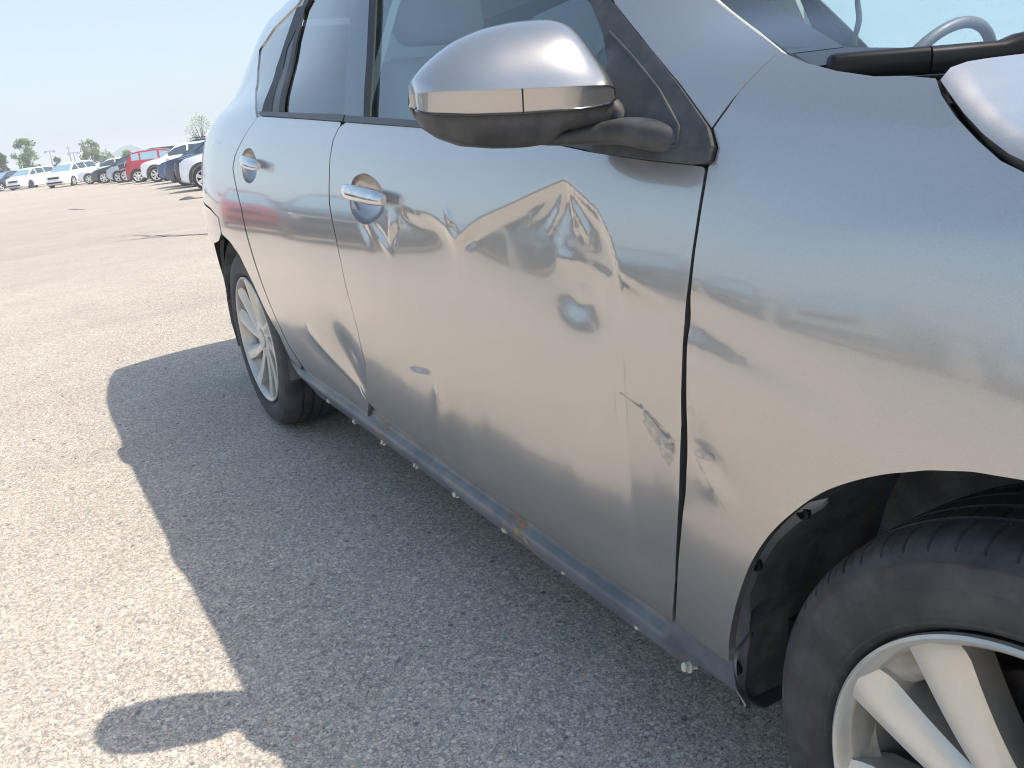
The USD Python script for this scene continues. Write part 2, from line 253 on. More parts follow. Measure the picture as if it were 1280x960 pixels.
# outlines of the panels on that skin, as (x, s) in metres
O={
 'front_door': [(-1.583,0.7702),(-1.62,0.7588),(-1.641,0.7324),(-1.643,0.6911),(-1.634,0.6485),(-1.625,0.5901),(-1.589,0.5176),(-1.568,0.4629),(-1.553,0.4073),(-1.535,0.3639),(-1.52,0.3198),(-1.516,0.234),(-1.588,0.114),(-1.53,0.1013),(-1.399,0.0947),(-1.28,0.0885),(-1.2,0.0822),(-1.126,0.0762),(-1.057,0.0705),(-0.9923,0.0649),(-0.8954,0.0627),(-0.8204,0.0597),(-0.7513,0.0569),(-0.6924,0.054),(-0.6368,0.0517),(-0.5949,0.0501),(-0.5549,0.0488),(-0.5168,0.0477),(-0.4952,0.1),(-0.4817,0.1424),(-0.472,0.1801),(-0.4611,0.2229),(-0.4524,0.2625),(-0.447,0.2904),(-0.4433,0.319),(-0.4404,0.3466),(-0.4364,0.3861),(-0.4362,0.4244),(-0.4347,0.4552),(-0.4339,0.4852),(-0.4319,0.5091),(-0.4304,0.5325),(-0.428,0.5624),(-0.4268,0.5917),(-0.4256,0.6152),(-0.4252,0.6385),(-0.4249,0.6616),(-0.4255,0.6846),(-0.4451,0.6863),(-0.4855,0.689),(-0.5288,0.6919),(-0.5866,0.6974),(-0.65,0.7034),(-0.7415,0.715),(-0.8069,0.7202),(-0.8784,0.726),(-0.9569,0.7323),(-1.063,0.7397),(-1.183,0.7481),(-1.3,0.7545),(-1.433,0.7618)],
 'fender_gap': [(-0.422,0.6855),(-0.4209,0.6621),(-0.4208,0.6387),(-0.4209,0.6155),(-0.4217,0.5921),(-0.4218,0.5631),(-0.4231,0.5335),(-0.4235,0.5104),(-0.4245,0.4869),(-0.4245,0.4573),(-0.4251,0.427),(-0.4251,0.3891),(-0.4267,0.3508),(-0.4301,0.3234),(-0.4342,0.2949),(-0.4415,0.2667),(-0.451,0.2271),(-0.4626,0.1844),(-0.4726,0.1472),(-0.486,0.1057),(-0.5067,0.0551)],
 'fender_bottom': [(-0.5071,0.054),(-0.4571,0.0499),(-0.4121,0.047),(-0.4024,0.0494)],
 'fender_arch': [(-0.4024,0.0494),(-0.3792,0.1226),(-0.353,0.1923),(-0.332,0.2389),(-0.3011,0.2893),(-0.2637,0.3336),(-0.2296,0.3664),(-0.1923,0.3916),(-0.1574,0.4097),(-0.1378,0.4176),(-0.1192,0.4251),(-0.0998,0.4305),(-0.0813,0.4357),(-0.0604,0.4389),(-0.0405,0.4421)],
 'fender_top': [(-0.0857,0.6806),(-0.1097,0.6911),(-0.1335,0.7083),(-0.1586,0.7294),(-0.1778,0.7496),(-0.1899,0.7671),(-0.2177,0.7715),(-0.2517,0.7737),(-0.2952,0.7831),(-0.3353,0.7958),(-0.3787,0.8147),(-0.3864,0.8121),(-0.3943,0.8096),(-0.3989,0.7882),(-0.4069,0.769),(-0.4166,0.7476),(-0.4285,0.7266),(-0.4138,0.7062),(-0.4142,0.6924),(-0.422,0.6855)],
 'rear_door': [(-2.36,0.8092),(-2.453,0.7496),(-2.523,0.6936),(-2.534,0.6567),(-2.479,0.5973),(-2.427,0.5395),(-2.397,0.4693),(-2.35,0.3886),(-2.29,0.2978),(-2.229,0.2122),(-2.187,0.1455),(-2.133,0.0903),(-2.086,0.0423),(-1.845,0.0441),(-1.664,0.0528),(-1.594,0.1124),(-1.521,0.2331),(-1.524,0.319),(-1.539,0.3632),(-1.558,0.4068),(-1.572,0.4625),(-1.593,0.5173),(-1.63,0.5899),(-1.638,0.6484),(-1.647,0.6911),(-1.646,0.7324),(-1.624,0.7589),(-1.588,0.77),(-1.733,0.7783),(-1.891,0.7875),(-2.084,0.7975),(-2.316,0.81)],
 'quarter_seam': [(-2.367,0.8086),(-2.461,0.7489),(-2.533,0.6927),(-2.544,0.6557),(-2.488,0.5962),(-2.436,0.5382),(-2.407,0.4677),(-2.36,0.3867),(-2.299,0.2955),(-2.239,0.2096),(-2.198,0.1423),(-2.146,0.0863),(-2.101,0.0371)],
 'quarter_glass_edge': [(-2.376,0.8099),(-2.506,0.8711),(-2.693,0.9434),(-2.881,1.046),(-3.005,1.144),(-2.848,1.199),(-2.534,1.216)],
 'rear_arch': [(-2.767,0.4348),(-2.646,0.4184),(-2.533,0.3823),(-2.422,0.3052),(-2.35,0.2305),(-2.267,0.1612),(-2.257,0.1033),(-2.284,0.0346)],
 'rear_arch_back': [(-2.783,0.4876),(-2.774,0.4613),(-2.767,0.4348)],
 'belt_rear': [(-2.367,0.8263),(-2.111,0.8125),(-1.903,0.8021),(-1.736,0.7938),(-1.591,0.7867),(-1.592,0.7713),(-1.732,0.7794),(-1.892,0.7886),(-2.085,0.799),(-2.318,0.8121)],
 'belt_front': [(-1.582,0.7843),(-1.437,0.7754),(-1.31,0.7677),(-1.197,0.7608),(-1.111,0.7537),(-1.033,0.7472),(-0.9609,0.7413),(-0.8821,0.7348),(-0.8103,0.7288),(-0.7447,0.7234),(-0.6888,0.7173),(-0.637,0.7116),(-0.6342,0.7038),(-0.686,0.7096),(-0.7418,0.7157),(-0.8072,0.7209),(-0.8787,0.7266),(-0.9572,0.7329),(-1.063,0.7404),(-1.184,0.7488),(-1.3,0.7552),(-1.432,0.7625),(-1.582,0.7709)],
 'quarter_glass': [(-2.382,0.8297),(-2.488,0.8696),(-2.665,0.94),(-2.962,1.13),(-2.812,1.185),(-2.523,1.208),(-2.466,1.188),(-2.473,1.119),(-2.466,0.9946),(-2.349,0.8675),(-2.312,0.8261)],
 'qbar': [(-2.33,0.8263),(-2.217,0.8205),(-2.34,0.9233),(-2.435,1.051),(-2.395,1.105),(-2.411,1.187),(-2.501,1.199),(-2.503,1.127),(-2.505,1.064),(-2.493,0.9982),(-2.373,0.8694)],
 'qstrip': [(-2.226,0.8209),(-2.122,0.8159),(-2.235,0.9241),(-2.347,1.047),(-2.405,1.175),(-2.413,1.185),(-2.408,1.107),(-2.448,1.053),(-2.354,0.9248)],
 'qbar2': [(-2.134,0.8159),(-2.089,0.8137),(-2.205,0.9332),(-2.317,1.061),(-2.357,1.165),(-2.326,1.191),(-2.414,1.206),(-2.423,1.182),(-2.36,1.049),(-2.248,0.9256)],
 'rear_glass': [(-2.103,0.8127),(-2.217,0.9348),(-2.33,1.064),(-2.366,1.165),(-2.313,1.188)],
 'rear_glass_r': [(-1.799,1.084),(-1.749,1.016),(-1.705,0.9506),(-1.666,0.8938),(-1.63,0.839),(-1.602,0.7871)],
 'bpillar_l': [(-1.809,1.086),(-1.759,1.017),(-1.714,0.9515),(-1.674,0.8944),(-1.637,0.8392),(-1.609,0.787)],
 'bpillar_r': [(-1.466,0.7775),(-1.496,0.8356),(-1.536,0.8974),(-1.573,0.9502),(-1.61,1.004),(-1.65,1.061)],
 'bline': [(-1.47,0.7777),(-1.455,0.7763),(-1.484,0.8345),(-1.524,0.8964),(-1.559,0.9488),(-1.596,1.003),(-1.634,1.058),(-1.655,1.061),(-1.616,1.005),(-1.578,0.9509),(-1.542,0.898)],
 'fglass_l': [(-1.461,0.7772),(-1.491,0.8353),(-1.531,0.897),(-1.567,0.9496),(-1.603,1.004),(-1.642,1.059)],
 'fglass_b': [(-1.461,0.7765),(-1.32,0.7677),(-1.196,0.76),(-1.111,0.753),(-1.032,0.7466),(-0.9606,0.7407),(-0.8818,0.7341),(-0.8101,0.7282),(-0.7445,0.7228),(-0.6885,0.7165),(-0.6366,0.7105),(-0.5888,0.7064),(-0.5443,0.7025)],
 'sail_out': [(-0.7095,0.9189),(-0.6579,0.8819),(-0.6036,0.8445),(-0.5522,0.8109),(-0.5047,0.7801),(-0.4667,0.7527),(-0.4326,0.7276),(-0.4178,0.7071),(-0.4178,0.6881),(-0.4454,0.6872),(-0.4858,0.6899),(-0.5291,0.6928),(-0.5869,0.6982),(-0.6502,0.704)],
 'sail_in': [(-0.6502,0.704),(-0.6528,0.7348),(-0.6435,0.7764),(-0.6573,0.821),(-0.6906,0.8638),(-0.7518,0.9242)],
 'sail_ridge': [(-0.6788,0.8652),(-0.609,0.823),(-0.57,0.7981),(-0.5336,0.7749),(-0.5038,0.7508),(-0.4767,0.7282),(-0.4716,0.7071),(-0.5165,0.7078),(-0.5631,0.7124)],
 'apil_out': [(-0.4307,0.7276),(-0.4652,0.7531),(-0.5038,0.781),(-0.5515,0.812),(-0.6029,0.8456),(-0.6568,0.8824),(-0.708,0.9188)],
 'apil_in': [(-0.3795,0.8159),(-0.4414,0.8548),(-0.5027,0.8935),(-0.5522,0.9232)],
 'crest': [(-1.286,0.5955),(-1.222,0.6047),(-1.147,0.6013),(-1.093,0.5918),(-1.045,0.5771),(-1.011,0.5568),(-0.9794,0.566),(-0.9553,0.5821),(-0.9192,0.5972),(-0.8861,0.6071),(-0.8546,0.6165),(-0.8245,0.6256),(-0.7958,0.6343),(-0.7684,0.6427),(-0.7421,0.6507),(-0.7185,0.6581),(-0.6957,0.6651),(-0.6739,0.6545),(-0.6529,0.6441),(-0.6329,0.6351),(-0.6135,0.6262),(-0.6028,0.6153),(-0.5924,0.6044),(-0.5824,0.5937),(-0.5758,0.5824),(-0.5694,0.5712),(-0.5633,0.5599),(-0.5574,0.5488),(-0.5344,0.5424),(-0.5122,0.5362),(-0.4919,0.5322),(-0.4721,0.5284),(-0.453,0.5247)],
 'pt_dimple': [(-0.6624,0.5096)],
 'pt_peak': [(-0.6957,0.6651)],
 'pt_ridge2a': [(-0.7076,0.5599)],
 'pt_ridge2b': [(-0.5905,0.542)],
 'pt_crk1': [(-1.329,0.5461)],
 'pt_crk2': [(-1.273,0.5581)],
 'pt_crk3': [(-1.16,0.5906)],
 'pt_crk4': [(-0.9947,0.5806)],
 'pt_wedge_top': [(-1.139,0.2446)],
 'pt_wedge_bot': [(-1.218,0.0857)],
 'pt_rdent': [(-1.675,0.2477)],
 'pt_rcr1': [(-1.906,0.2409)],
 'pt_rcr2': [(-1.612,0.1388)],
 'pt_lowdent': [(-0.8681,0.2236)],
 'pt_scr_a': [(-0.5706,0.392)],
 'pt_scr_b': [(-0.5131,0.3819)],
 'pt_scr_c': [(-0.4423,0.3503)],
 'pt_smudge_a': [(-1.252,0.2805)],
 'pt_smudge_b': [(-1.166,0.2912)],
 'pt_chip': [(-1.612,0.1388)],
 'pt_chip_b': [(-1.618,0.1103)],
 'pt_vs1': [(-0.5524,0.4106)],
 'pt_fd1': [(-0.4233,0.4116)],
 'pt_fd2': [(-0.4141,0.3515)],
 'pt_fscr': [(-0.3924,0.3274)],
 'pt_fscr2': [(-0.3707,0.3162)],
 'pt_band': [(-0.2649,0.4975)],
 'cup_f': [(-1.492,0.645),(-1.466,0.6555),(-1.427,0.6612),(-1.377,0.6542),(-1.333,0.6397),(-1.313,0.6203),(-1.306,0.6006),(-1.325,0.5825),(-1.375,0.5652),(-1.415,0.5594),(-1.456,0.565),(-1.493,0.5846),(-1.501,0.6145)],
 'cup_r': [(-2.434,0.7045),(-2.38,0.7178),(-2.321,0.7106),(-2.273,0.6878),(-2.25,0.6633),(-2.257,0.6363),(-2.307,0.6169),(-2.372,0.6196),(-2.408,0.6375),(-2.433,0.6725)],
 'handle_f': [(-1.498,0.6253),(-1.363,0.6183),(-1.244,0.612)],
 'handle_r': [(-2.361,0.6794),(-2.153,0.6622)],
 'clips': [],
 'liner_out': [(-0.2464,0.5872),(-0.2503,0.5821),(-0.2873,0.5609),(-0.3087,0.535),(-0.3337,0.4994),(-0.3579,0.457),(-0.3768,0.4241),(-0.3913,0.3804),(-0.4,0.3115),(-0.3929,0.254),(-0.3747,0.2403)],
 'liner_in': [(-0.2746,0.5586),(-0.282,0.548),(-0.3153,0.5171),(-0.3452,0.4819),(-0.372,0.4374),(-0.3898,0.3913),(-0.3963,0.3187),(-0.4032,0.2409),(-0.3951,0.2073)],
 'mir_top': [(-0.1293,0.0049),(-0.1275,0.014),(-0.1205,0.0225),(-0.1082,0.0343),(-0.0953,0.044),(-0.0679,0.0598),(-0.0314,0.0711),(0.0086,0.0758),(0.0445,0.076),(0.0633,0.073),(0.0797,0.0644),(0.0979,0.036),(0.1156,0.009),(0.1225,-0.0137),(0.1213,-0.0232)],
 'mir_crease': [(-0.1293,0.0049),(-0.0994,0.0039),(-0.0621,0.0012),(-0.0033,-0.0026),(0.0607,-0.0058),(0.1072,-0.0084),(0.1225,-0.0137)],
 'mir_split': [(-0.1293,-0.0063),(-0.1272,-0.0121),(-0.1133,-0.0192),(-0.0653,-0.0259),(-0.006,-0.0299),(0.0752,-0.0322),(0.1056,-0.0304),(0.1212,-0.0251)],
 'mir_bot': [(-0.1272,-0.0121),(-0.1244,-0.0209),(-0.1156,-0.0369),(-0.0975,-0.0513),(-0.0698,-0.0639),(-0.0298,-0.0711),(0.004,-0.0742),(0.0343,-0.0725),(0.0522,-0.0581),(0.0625,-0.0475),(0.1299,-0.0455),(0.1374,-0.0267),(0.1269,-0.0257)],
 'mir_seam': [(-0.0018,0.002),(-0.0039,-0.0291)],
 'mir_arm': [(0.0224,-0.0658),(0.0475,-0.0645),(0.0925,-0.0658),(0.1402,-0.0687),(0.1852,-0.0699)],
 'mir_collar': [(0.1173,-0.0286),(0.1238,-0.0409),(0.1301,-0.0593)],
 'arm_foot': [(-0.5582,0.724),(-0.483,0.7164)],
 'fender_crease': [(-0.3506,0.6011),(-0.315,0.6088),(-0.282,0.616),(-0.2595,0.6189),(-0.238,0.6217),(-0.2175,0.6244),(-0.1978,0.627),(-0.1788,0.6287),(-0.1605,0.6303),(-0.1428,0.6319),(-0.1258,0.6335),(-0.1087,0.6348),(-0.0923,0.6361),(-0.0765,0.6375)],
}
MIRROR_C = [-0.665, -0.928, 1.0234]
# ------------------------------------------------------------------ the damaged silver hatchback
car = thing('silver_hatchback', 'silver hatchback in the foreground with a dented front door and missing side skirt', 'car', matrix=tilt_matrix())

def resample(pts, step):
    p_ = np.asarray(pts, float); 
    out = []
    for a, b in zip(p_, np.roll(p_, -1, 0)):
        n = max(1, int(math.ceil(np.hypot(*(b - a)) / step)))
        out += [a + (b - a) * k / n for k in range(n)]
    return np.array(out)
def rounded(pts, r=.004):
    g = Polygon(pts).buffer(0)
    if g.geom_type == 'MultiPolygon': g = max(g.geoms, key=lambda q: q.area)
    g2 = g.buffer(-r, join_style=1).buffer(r, join_style=1)
    if g2.geom_type == 'MultiPolygon': g2 = max(g2.geoms, key=lambda q: q.area)
    return g2 if g2.area > .5 * g.area else g
def to_surface(xs, off=0.0, disp=None):
    P = side(xs[:, 0], xs[:, 1]); n = side_n(xs[:, 0], xs[:, 1])
    h = np.full(len(xs), off) if disp is None else off + disp(xs[:, 0], xs[:, 1])
    return P + n * h[:, None]
def panel(pts, off=0.0, res=.012, disp=None, skirt=.012, hole=None, rnd=.004, fine=None):
    """sheet of bodywork cut out of the car's side, outline in (x, s), with its edge folded inwards"""
    g = rounded(pts, rnd) if rnd else Polygon(pts).buffer(0)
    if hole is not None: g = g.difference(hole)
    rings = [resample(np.array(g.exterior.coords)[:-1], res * .8)] + [resample(np.array(r.coords)[:-1], res * .6) for r in g.interiors]
    x0, y0, x1, y1 = g.bounds
    gx, gy = np.meshgrid(np.arange(x0 + res / 2, x1, res), np.arange(y0 + res / 2, y1, res), indexing='ij')
    q = np.stack([gx.ravel(), gy.ravel()], 1)
    q = q[shapely.contains_xy(g.buffer(-res * .55), q[:, 0], q[:, 1])]
    B = np.vstack(rings); xs = np.vstack([B, q])
    t = Delaunay(xs).simplices
    c = xs[t].mean(1); t = t[shapely.contains_xy(g, c[:, 0], c[:, 1])]
    a = xs[t]; ar = (a[:, 1, 0] - a[:, 0, 0]) * (a[:, 2, 1] - a[:, 0, 1]) - (a[:, 1, 1] - a[:, 0, 1]) * (a[:, 2, 0] - a[:, 0, 0])
    t = t[np.abs(ar) > 1e-9]; ar = ar[np.abs(ar) > 1e-9]
    t[ar < 0] = t[ar < 0][:, ::-1]
    V = to_surface(xs, off, disp); m = TM(V, t)
    if skirt:
        ms = [m]; k = 0
        for r in rings:
            top = V[k:k + len(r)]; inn = to_surface(r, off - skirt, disp); k += len(r)
            ms.append(grid(np.stack([top, inn], 1), closed_u=True))
        m = cat(*ms)
    return m
def flat_sheet(pts, y, res=.02):
    return Polygon(pts)
def body(name, mesh, mat, parent=car, both=True, label=None, smooth=30):
    a = obj(name, mesh, mat, parent, smooth, label)
    if both: obj(name, mirrored(mesh), mat, parent if parent is car else car, smooth)
    return a

# --- the crease and the crush below it, as displacement of the front door skin
CREST = np.array(O['crest'])
def _soft(v, e): return e * np.logaddexp(0, v / e)
_rc = np.random.default_rng(5)
def P1(k): return np.array(O['pt_' + k][0])
def seg(x, s, a, b):
    d = b - a; t = np.clip(((x - a[0]) * d[0] + (s - a[1]) * d[1]) / (d @ d), 0, 1)
    return np.hypot(x - a[0] - t * d[0], s - a[1] - t * d[1]), t
def gauss(x, s, c, rx, rs, ang=0):
    u, v = x - c[0], s - c[1]; ca, sa = math.cos(ang), math.sin(ang)
    return np.exp(-((u * ca + v * sa) / rx) ** 2 - ((-u * sa + v * ca) / rs) ** 2)
def door_dent(x, s):
    x = np.asarray(x, float); s = np.asarray(s, float)
    sc = np.interp(x, CREST[:, 0], CREST[:, 1])
    d = sc - s
    amp = np.interp(x, [-1.42, -1.30, -1.20, -1.05, -.98, -.85, -.72, -.62, -.56, -.50, -.45, -.41], [0, .002, .006, .011, .013, .014, .017, .017, .014, .008, .002, .0])
    dd = _soft(d, .0018)
    h = (-.50 * amp * (1 - np.exp(-dd / .0085)) * np.exp(-(dd / .42) ** 2) - .58 * amp * (1 - np.exp(-dd / .075)) * np.exp(-(dd / .5) ** 2)) * (d > -.05)
    pa, pb = P1('ridge2a'), P1('ridge2b')
    r, t = seg(x, s, pa, pb)
    h = h + .0012 * np.exp(-(r / .009) ** 2)
    h = h - .0078 * gauss(x, s, P1('dimple') + [0, .002], .046, .036, .25) + .0026 * gauss(x, s, P1('dimple') + [0, .006], .018, .014, .25) - .0014 * gauss(x, s, P1('dimple') + [.06, -.016], .06, .022, .5)
    # creases radiating from the peak
    pk = P1('peak')
    for (bx, bs, w, a_) in ((-.045, -.075, .006, .0028), (-.02, -.085, .005, -.0022), (.028, -.07, .006, .0026), (.012, -.05, .004, -.002), (.055, -.075, .007, .003), (-.10, -.06, .010, .002)):
        r, t = seg(x, s, pk + [0, -.008], pk + [bx, bs]); h = h + .85 * a_ * np.exp(-(r / w) ** 2) * np.sin(pi * np.clip(t, .02, 1)) ** .5
    # small crinkles behind the handle and at the valley of the crease
    for c, rx, rs, a_, an in ((P1('crk1'), .030, .007, -.0030, -.5), (P1('crk1') + [.01, -.014], .030, .006, .0022, -.6), (P1('crk2'), .022, .010, .0034, .9), (P1('crk2') + [.012, -.006], .020, .008, -.0030, 1.2), (P1('crk2') + [.0, .02], .014, .016, .0028, 1.3),
                              (P1('crk3'), .045, .012, .0020, -.1), (P1('crk4') + [-.03, .012], .022, .006, .0030, -.7), (P1('crk4') + [-.015, -.002], .018, .005, -.0030, -.7), (P1('crk4') + [.03, -.02], .03, .008, -.0018, .3), (P1('crk1') + [-.08, .0], .03, .012, -.0025, -.6)):
        h = h + 1.15 * a_ * gauss(x, s, c, rx, rs, an)
    # upright fold low on the door
    r, t = seg(x, s, P1('wedge_top'), P1('wedge_bot')); h = h + .0040 * np.exp(-(r / .022) ** 2) - .0030 * gauss(x, s, P1('wedge_bot') + [.07, .01], .045, .05)
    h = h - .0025 * gauss(x, s, P1('wedge_bot') + [-.07, -.02], .05, .04)
    # gentle waves, as pressed sheet always has
    h = h + .0007 * np.sin(x * 9 + s * 6) * np.sin(s * 11 - x * 3) 
    k = np.clip((s - .06) / .10, 0, 1); return h * (k * k * (3 - 2 * k))
def rear_dent(x, s):
    x = np.asarray(x, float); s = np.asarray(s, float)
    h = -.0135 * gauss(x, s, P1('rdent') + [.01, -.035], .105, .075, -.4)
    r, t = seg(x, s, P1('rcr1'), P1('rcr2')); h = h + .0045 * np.exp(-(r / .016) ** 2)
    h = h - .0030 * gauss(x, s, P1('rcr1') + [.02, -.06], .10, .03, -.2)
    return h + .0008 * np.sin(x * 8 + 1) * np.sin(s * 10)
def fender_dent(x, s):
    x = np.asarray(x, float); s = np.asarray(s, float)
    h = .0022 * gauss(x, s, P1('fd1') + [.026, 0], .016, .02) - .0036 * gauss(x, s, P1('fd2') + [.022, .0], .026, .013, -.5) + .0026 * gauss(x, s, P1('fd2') + [.034, -.03], .018, .02)
    r, t = seg(x, s, np.array([-.44, .52]), np.array([-.18, .455])); h = h - .0035 * np.exp(-(r / .020) ** 2) * (1 - t) ** .7
    FC = np.array(O['fender_crease']); d = s - np.interp(x, FC[:, 0], FC[:, 1]); k = np.clip((x + .36) / .25, 0, 1) * np.clip((.5 - x) / .3, 0, 1)
    h = h - .16 * k * (_soft(d, .005) - _soft(d - .05, .02))
    return h + .0014 * np.sin(x * 13) * np.sin(s * 14 + 1)

def chaikin(p_, k=3):
    p_ = np.array(p_, float)
    for _ in range(k):
        q = np.roll(p_, -1, 0); p_ = np.stack([.75 * p_ + .25 * q, .25 * p_ + .75 * q], 1).reshape(-1, 2)
    return p_
hole_f = Polygon(chaikin(O['cup_f'])).buffer(.002); hole_r = Polygon(chaikin(O['cup_r'])).buffer(.002)
fd_mesh = panel(O['front_door'], 0, .0055, door_dent, hole=hole_f, rnd=.006)
front_door = obj('front_door', fd_mesh, silver, car, 40, 'creased and dented front door')
rear_door = obj('rear_door', panel(O['rear_door'], 0, .008, rear_dent, hole=hole_r, rnd=.006), silver, car, 40)
obj('front_door', mirrored(panel(O['front_door'], 0, .03)), silver, car); obj('rear_door', mirrored(panel(O['rear_door'], 0, .03)), silver, car)

# wing: gap edge, foot, wheel arch, then on to the nose, back along the bonnet seam
arc = O['fender_arch']; a0 = math.atan2(arc[-1][1] + .245 - .316, arc[-1][0])
front_arc = [(.378 * math.cos(t), .316 + .370 * math.sin(t) - .243) for t in np.linspace(math.radians(88), math.radians(-12), 22)]
_fa = np.array(O['fender_arch']); _q = np.linspace(0, 1, 70); _t = np.concatenate([[0], np.cumsum(np.hypot(*np.diff(_fa, axis=0).T))]); _t /= _t[-1]
ARCH = [tuple(v) for v in np.stack([_P(_t, _fa[:, 0])(_q), _P(_t, _fa[:, 1])(_q)], 1)]
wing = O['fender_gap'] + O['fender_bottom'][1:] + ARCH[1:] + [q for q in front_arc if q[0] > arc[-1][0] + .01] + [(.55, .02), (.80, .10), (.86, .40), (.70, .50), (.45, .585), (.2, .632), (.05, .662)] + O['fender_top']
fender = obj('front_fender', panel(wing, 0, .009, fender_dent, rnd=.002), silver, car, 40)
obj('front_fender', mirrored(panel(wing, 0, .03, rnd=.002)), silver, car)
# rear quarter
ra = O['rear_arch']
quarter = O['quarter_seam'][:-1] + [(-2.20, .06)] + O['rear_arch'][::-1][:] + O['rear_arch_back'][::-1][1:] + [(-2.92, .512), (-3.46, .53), (-3.46, .82), (-3.17, 1.298), (-2.9, 1.295), (-2.62, 1.285), (-2.42, 1.275)] + O['quarter_glass_edge'][::-1]
qp = Polygon(quarter).buffer(0); qp = max(qp.geoms, key=lambda g: g.area) if qp.geom_type == 'MultiPolygon' else qp
quarter = list(qp.exterior.coords)[:-1]
obj('rear_quarter_panel', panel(quarter, 0, .012, rnd=.003), silver, car, 40); obj('rear_quarter_panel', mirrored(panel(quarter, 0, .03, rnd=.003)), silver, car)
bump_side = [O['rear_arch_back'][0], O['rear_arch_back'][-1], (-2.83, .405), (-2.95, .385), (-3.46, .37), (-3.46, .525), (-2.92, .506)]
body('rear_bumper', panel(bump_side, .002, .015, rnd=.004), silver)
def side_tail(s, y): return s
# windscreen pillar and roof rail
pil = O['apil_in'] + [(-.75, 1.045), (-.95, 1.17), (-1.12, 1.265), (-1.19, 1.31), (-2.0, 1.312), (-2.62, 1.292), (-2.42, 1.272), (-2.36, 1.235), (-1.9, 1.272), (-1.3, 1.270), (-1.10, 1.20), (-.90, 1.065)] + O['apil_out'][::-1]
body('windscreen_pillar', panel(pil, 0, .012, rnd=.001), silver, smooth=40)

# roof, bonnet, tail and nose: sheets across the car
def strip_to_centre(xv, s0v, n=14):
    rows = []
    for x, s0 in zip(xv, s0v):
        ss = np.linspace(s0, 1.62, 500); P = side(np.full(500, x), ss); k = np.argmax(P[:, 1] > -.002) if (P[:, 1] > -.002).any() else 499
        sk = s0 + (ss[k] - s0) * np.linspace(0, 1, n) ** 1.3
        R = side(np.full(n, x), sk)
        R[:, 1] = R[:, 1] - np.linspace(0, 1, n) ** 2 * R[-1, 1]
        rows.append(R)
    return np.array(rows)
xr = np.linspace(-3.15, -1.19, 40); sr = np.interp(xr, [-3.36, -2.9, -2.62, -2.0, -1.19], [1.298, 1.296, 1.294, 1.314, 1.314])
R_ = strip_to_centre(xr, sr)
for i, x in enumerate(xr):                                            # the tailgate spoiler reaches further back in the middle
    if x < -2.9: R_[i, :, 0] -= .17 * ((-2.9 - x) / .25) * (1 - (R_[i, :, 1] / R_[i, 0, 1]) ** 2)
roof_half = grid(R_, flip=True)
obj('roof', cat(roof_half, mirrored(roof_half)), silver, car, 40)
hl = R_.copy(); hl[..., 2] -= .035; hh = grid(hl, flip=True); obj('headliner', cat(hh, mirrored(hh)), trim_light, car, 40)
# bonnet: its right edge follows the seam
seamp = [(-.184, .768), (-.170, .754), (-.152, .7365), (-.128, .7165), (-.103, .7005), (-.078, .690), (-.03, .684), (.06, .668), (.2, .640), (.45, .592), (.70, .508), (.84, .44)]
seam = np.array(seamp)
xb = np.concatenate([np.linspace(-.184, -.07, 22), np.linspace(-.05, .84, 32)])
Bn = strip_to_centre(xb, np.interp(xb, seam[:, 0], seam[:, 1]) , 18)
fall = np.clip((xb - .2) / .7, 0, 1) ** 2 * .10
Bn[..., 2] -= fall[:, None] * (np.linspace(0, 1, 18)[None, :] ** .5)
tc_ = np.linspace(0, 1, 18)[None, :]; Bn[..., 2] = Bn[:, :1, 2] + .014 * (1 - np.exp(-(Bn[..., 2] - Bn[:, :1, 2]) / .014)); Bn[..., 0] += .12 * np.clip((tc_ - .45) / .55, 0, 1) ** 1.5 * np.clip((.84 - xb) / 1.02, 0, 1)[:, None]
Bn[..., 2] -= .005; lip = Bn[:, :1].copy(); lip[..., 2] -= .012; lip[..., 1] += .010
bon = grid(np.concatenate([lip, Bn], 1), flip=True)
fr = Bn[:1].copy(); fr[..., 2] -= .015; bon = cat(bon, grid(np.concatenate([fr, Bn[:1]], 0), flip=True))
obj('bonnet', cat(bon, mirrored(bon)), silver, car, 40)
# tail
sv = np.concatenate([np.linspace(.03, 1.28, 40)]); E_ = side(np.full(40, -3.455), sv); uu = np.linspace(-1, 1, 25)
T_ = np.zeros((40, 25, 3)); T_[..., 1] = -E_[:, 1][:, None] * -uu[None, :] * -1; T_[..., 2] = E_[:, 2][:, None]; T_[..., 0] = -3.455 - .11 * (1 - np.abs(uu) ** 3)[None, :]
T_[..., 1] = np.abs(E_[:, 1])[:, None] * uu[None, :]
_sx = np.clip((sv - .82) / .46, 0, 1)[:, None] * .29; T_[..., 0] += _sx; _e2 = np.array([side(np.array([-3.455 + float(q)]), np.array([s_]))[0] for q, s_ in zip(_sx[:, 0], sv)]); T_[..., 1] = np.abs(_e2[:, 1])[:, None] * uu[None, :]; T_[..., 2] = _e2[:, 2][:, None]
obj('tailgate', grid(T_[16:29]), silver, car, 40); obj('rear_bumper', grid(T_[:17]), silver, car, 40); obj('rear_window', grid(T_[28:]), dark_glass, car, 40)
sv = np.linspace(.04, .47, 24); E_ = side(np.full(24, .84), sv); N_ = np.zeros((24, 25, 3)); N_[..., 1] = np.abs(E_[:, 1])[:, None] * uu[None, :]; N_[..., 2] = E_[:, 2][:, None]; N_[..., 0] = .84 + .12 * (1 - np.abs(uu) ** 2.5)[None, :]
obj('front_bumper', grid(N_, flip=True), silver, car, 40)
body('tail_lamp', panel([(-3.20, .60), (-3.45, .58), (-3.45, .80), (-3.28, .775), (-3.22, .70)], .003, .02, skirt=.03), lens_m)
body('head_lamp', panel([(.52, .44), (.80, .36), (.83, .43), (.60, .52)], .006, .02, skirt=.02), lamp_m)

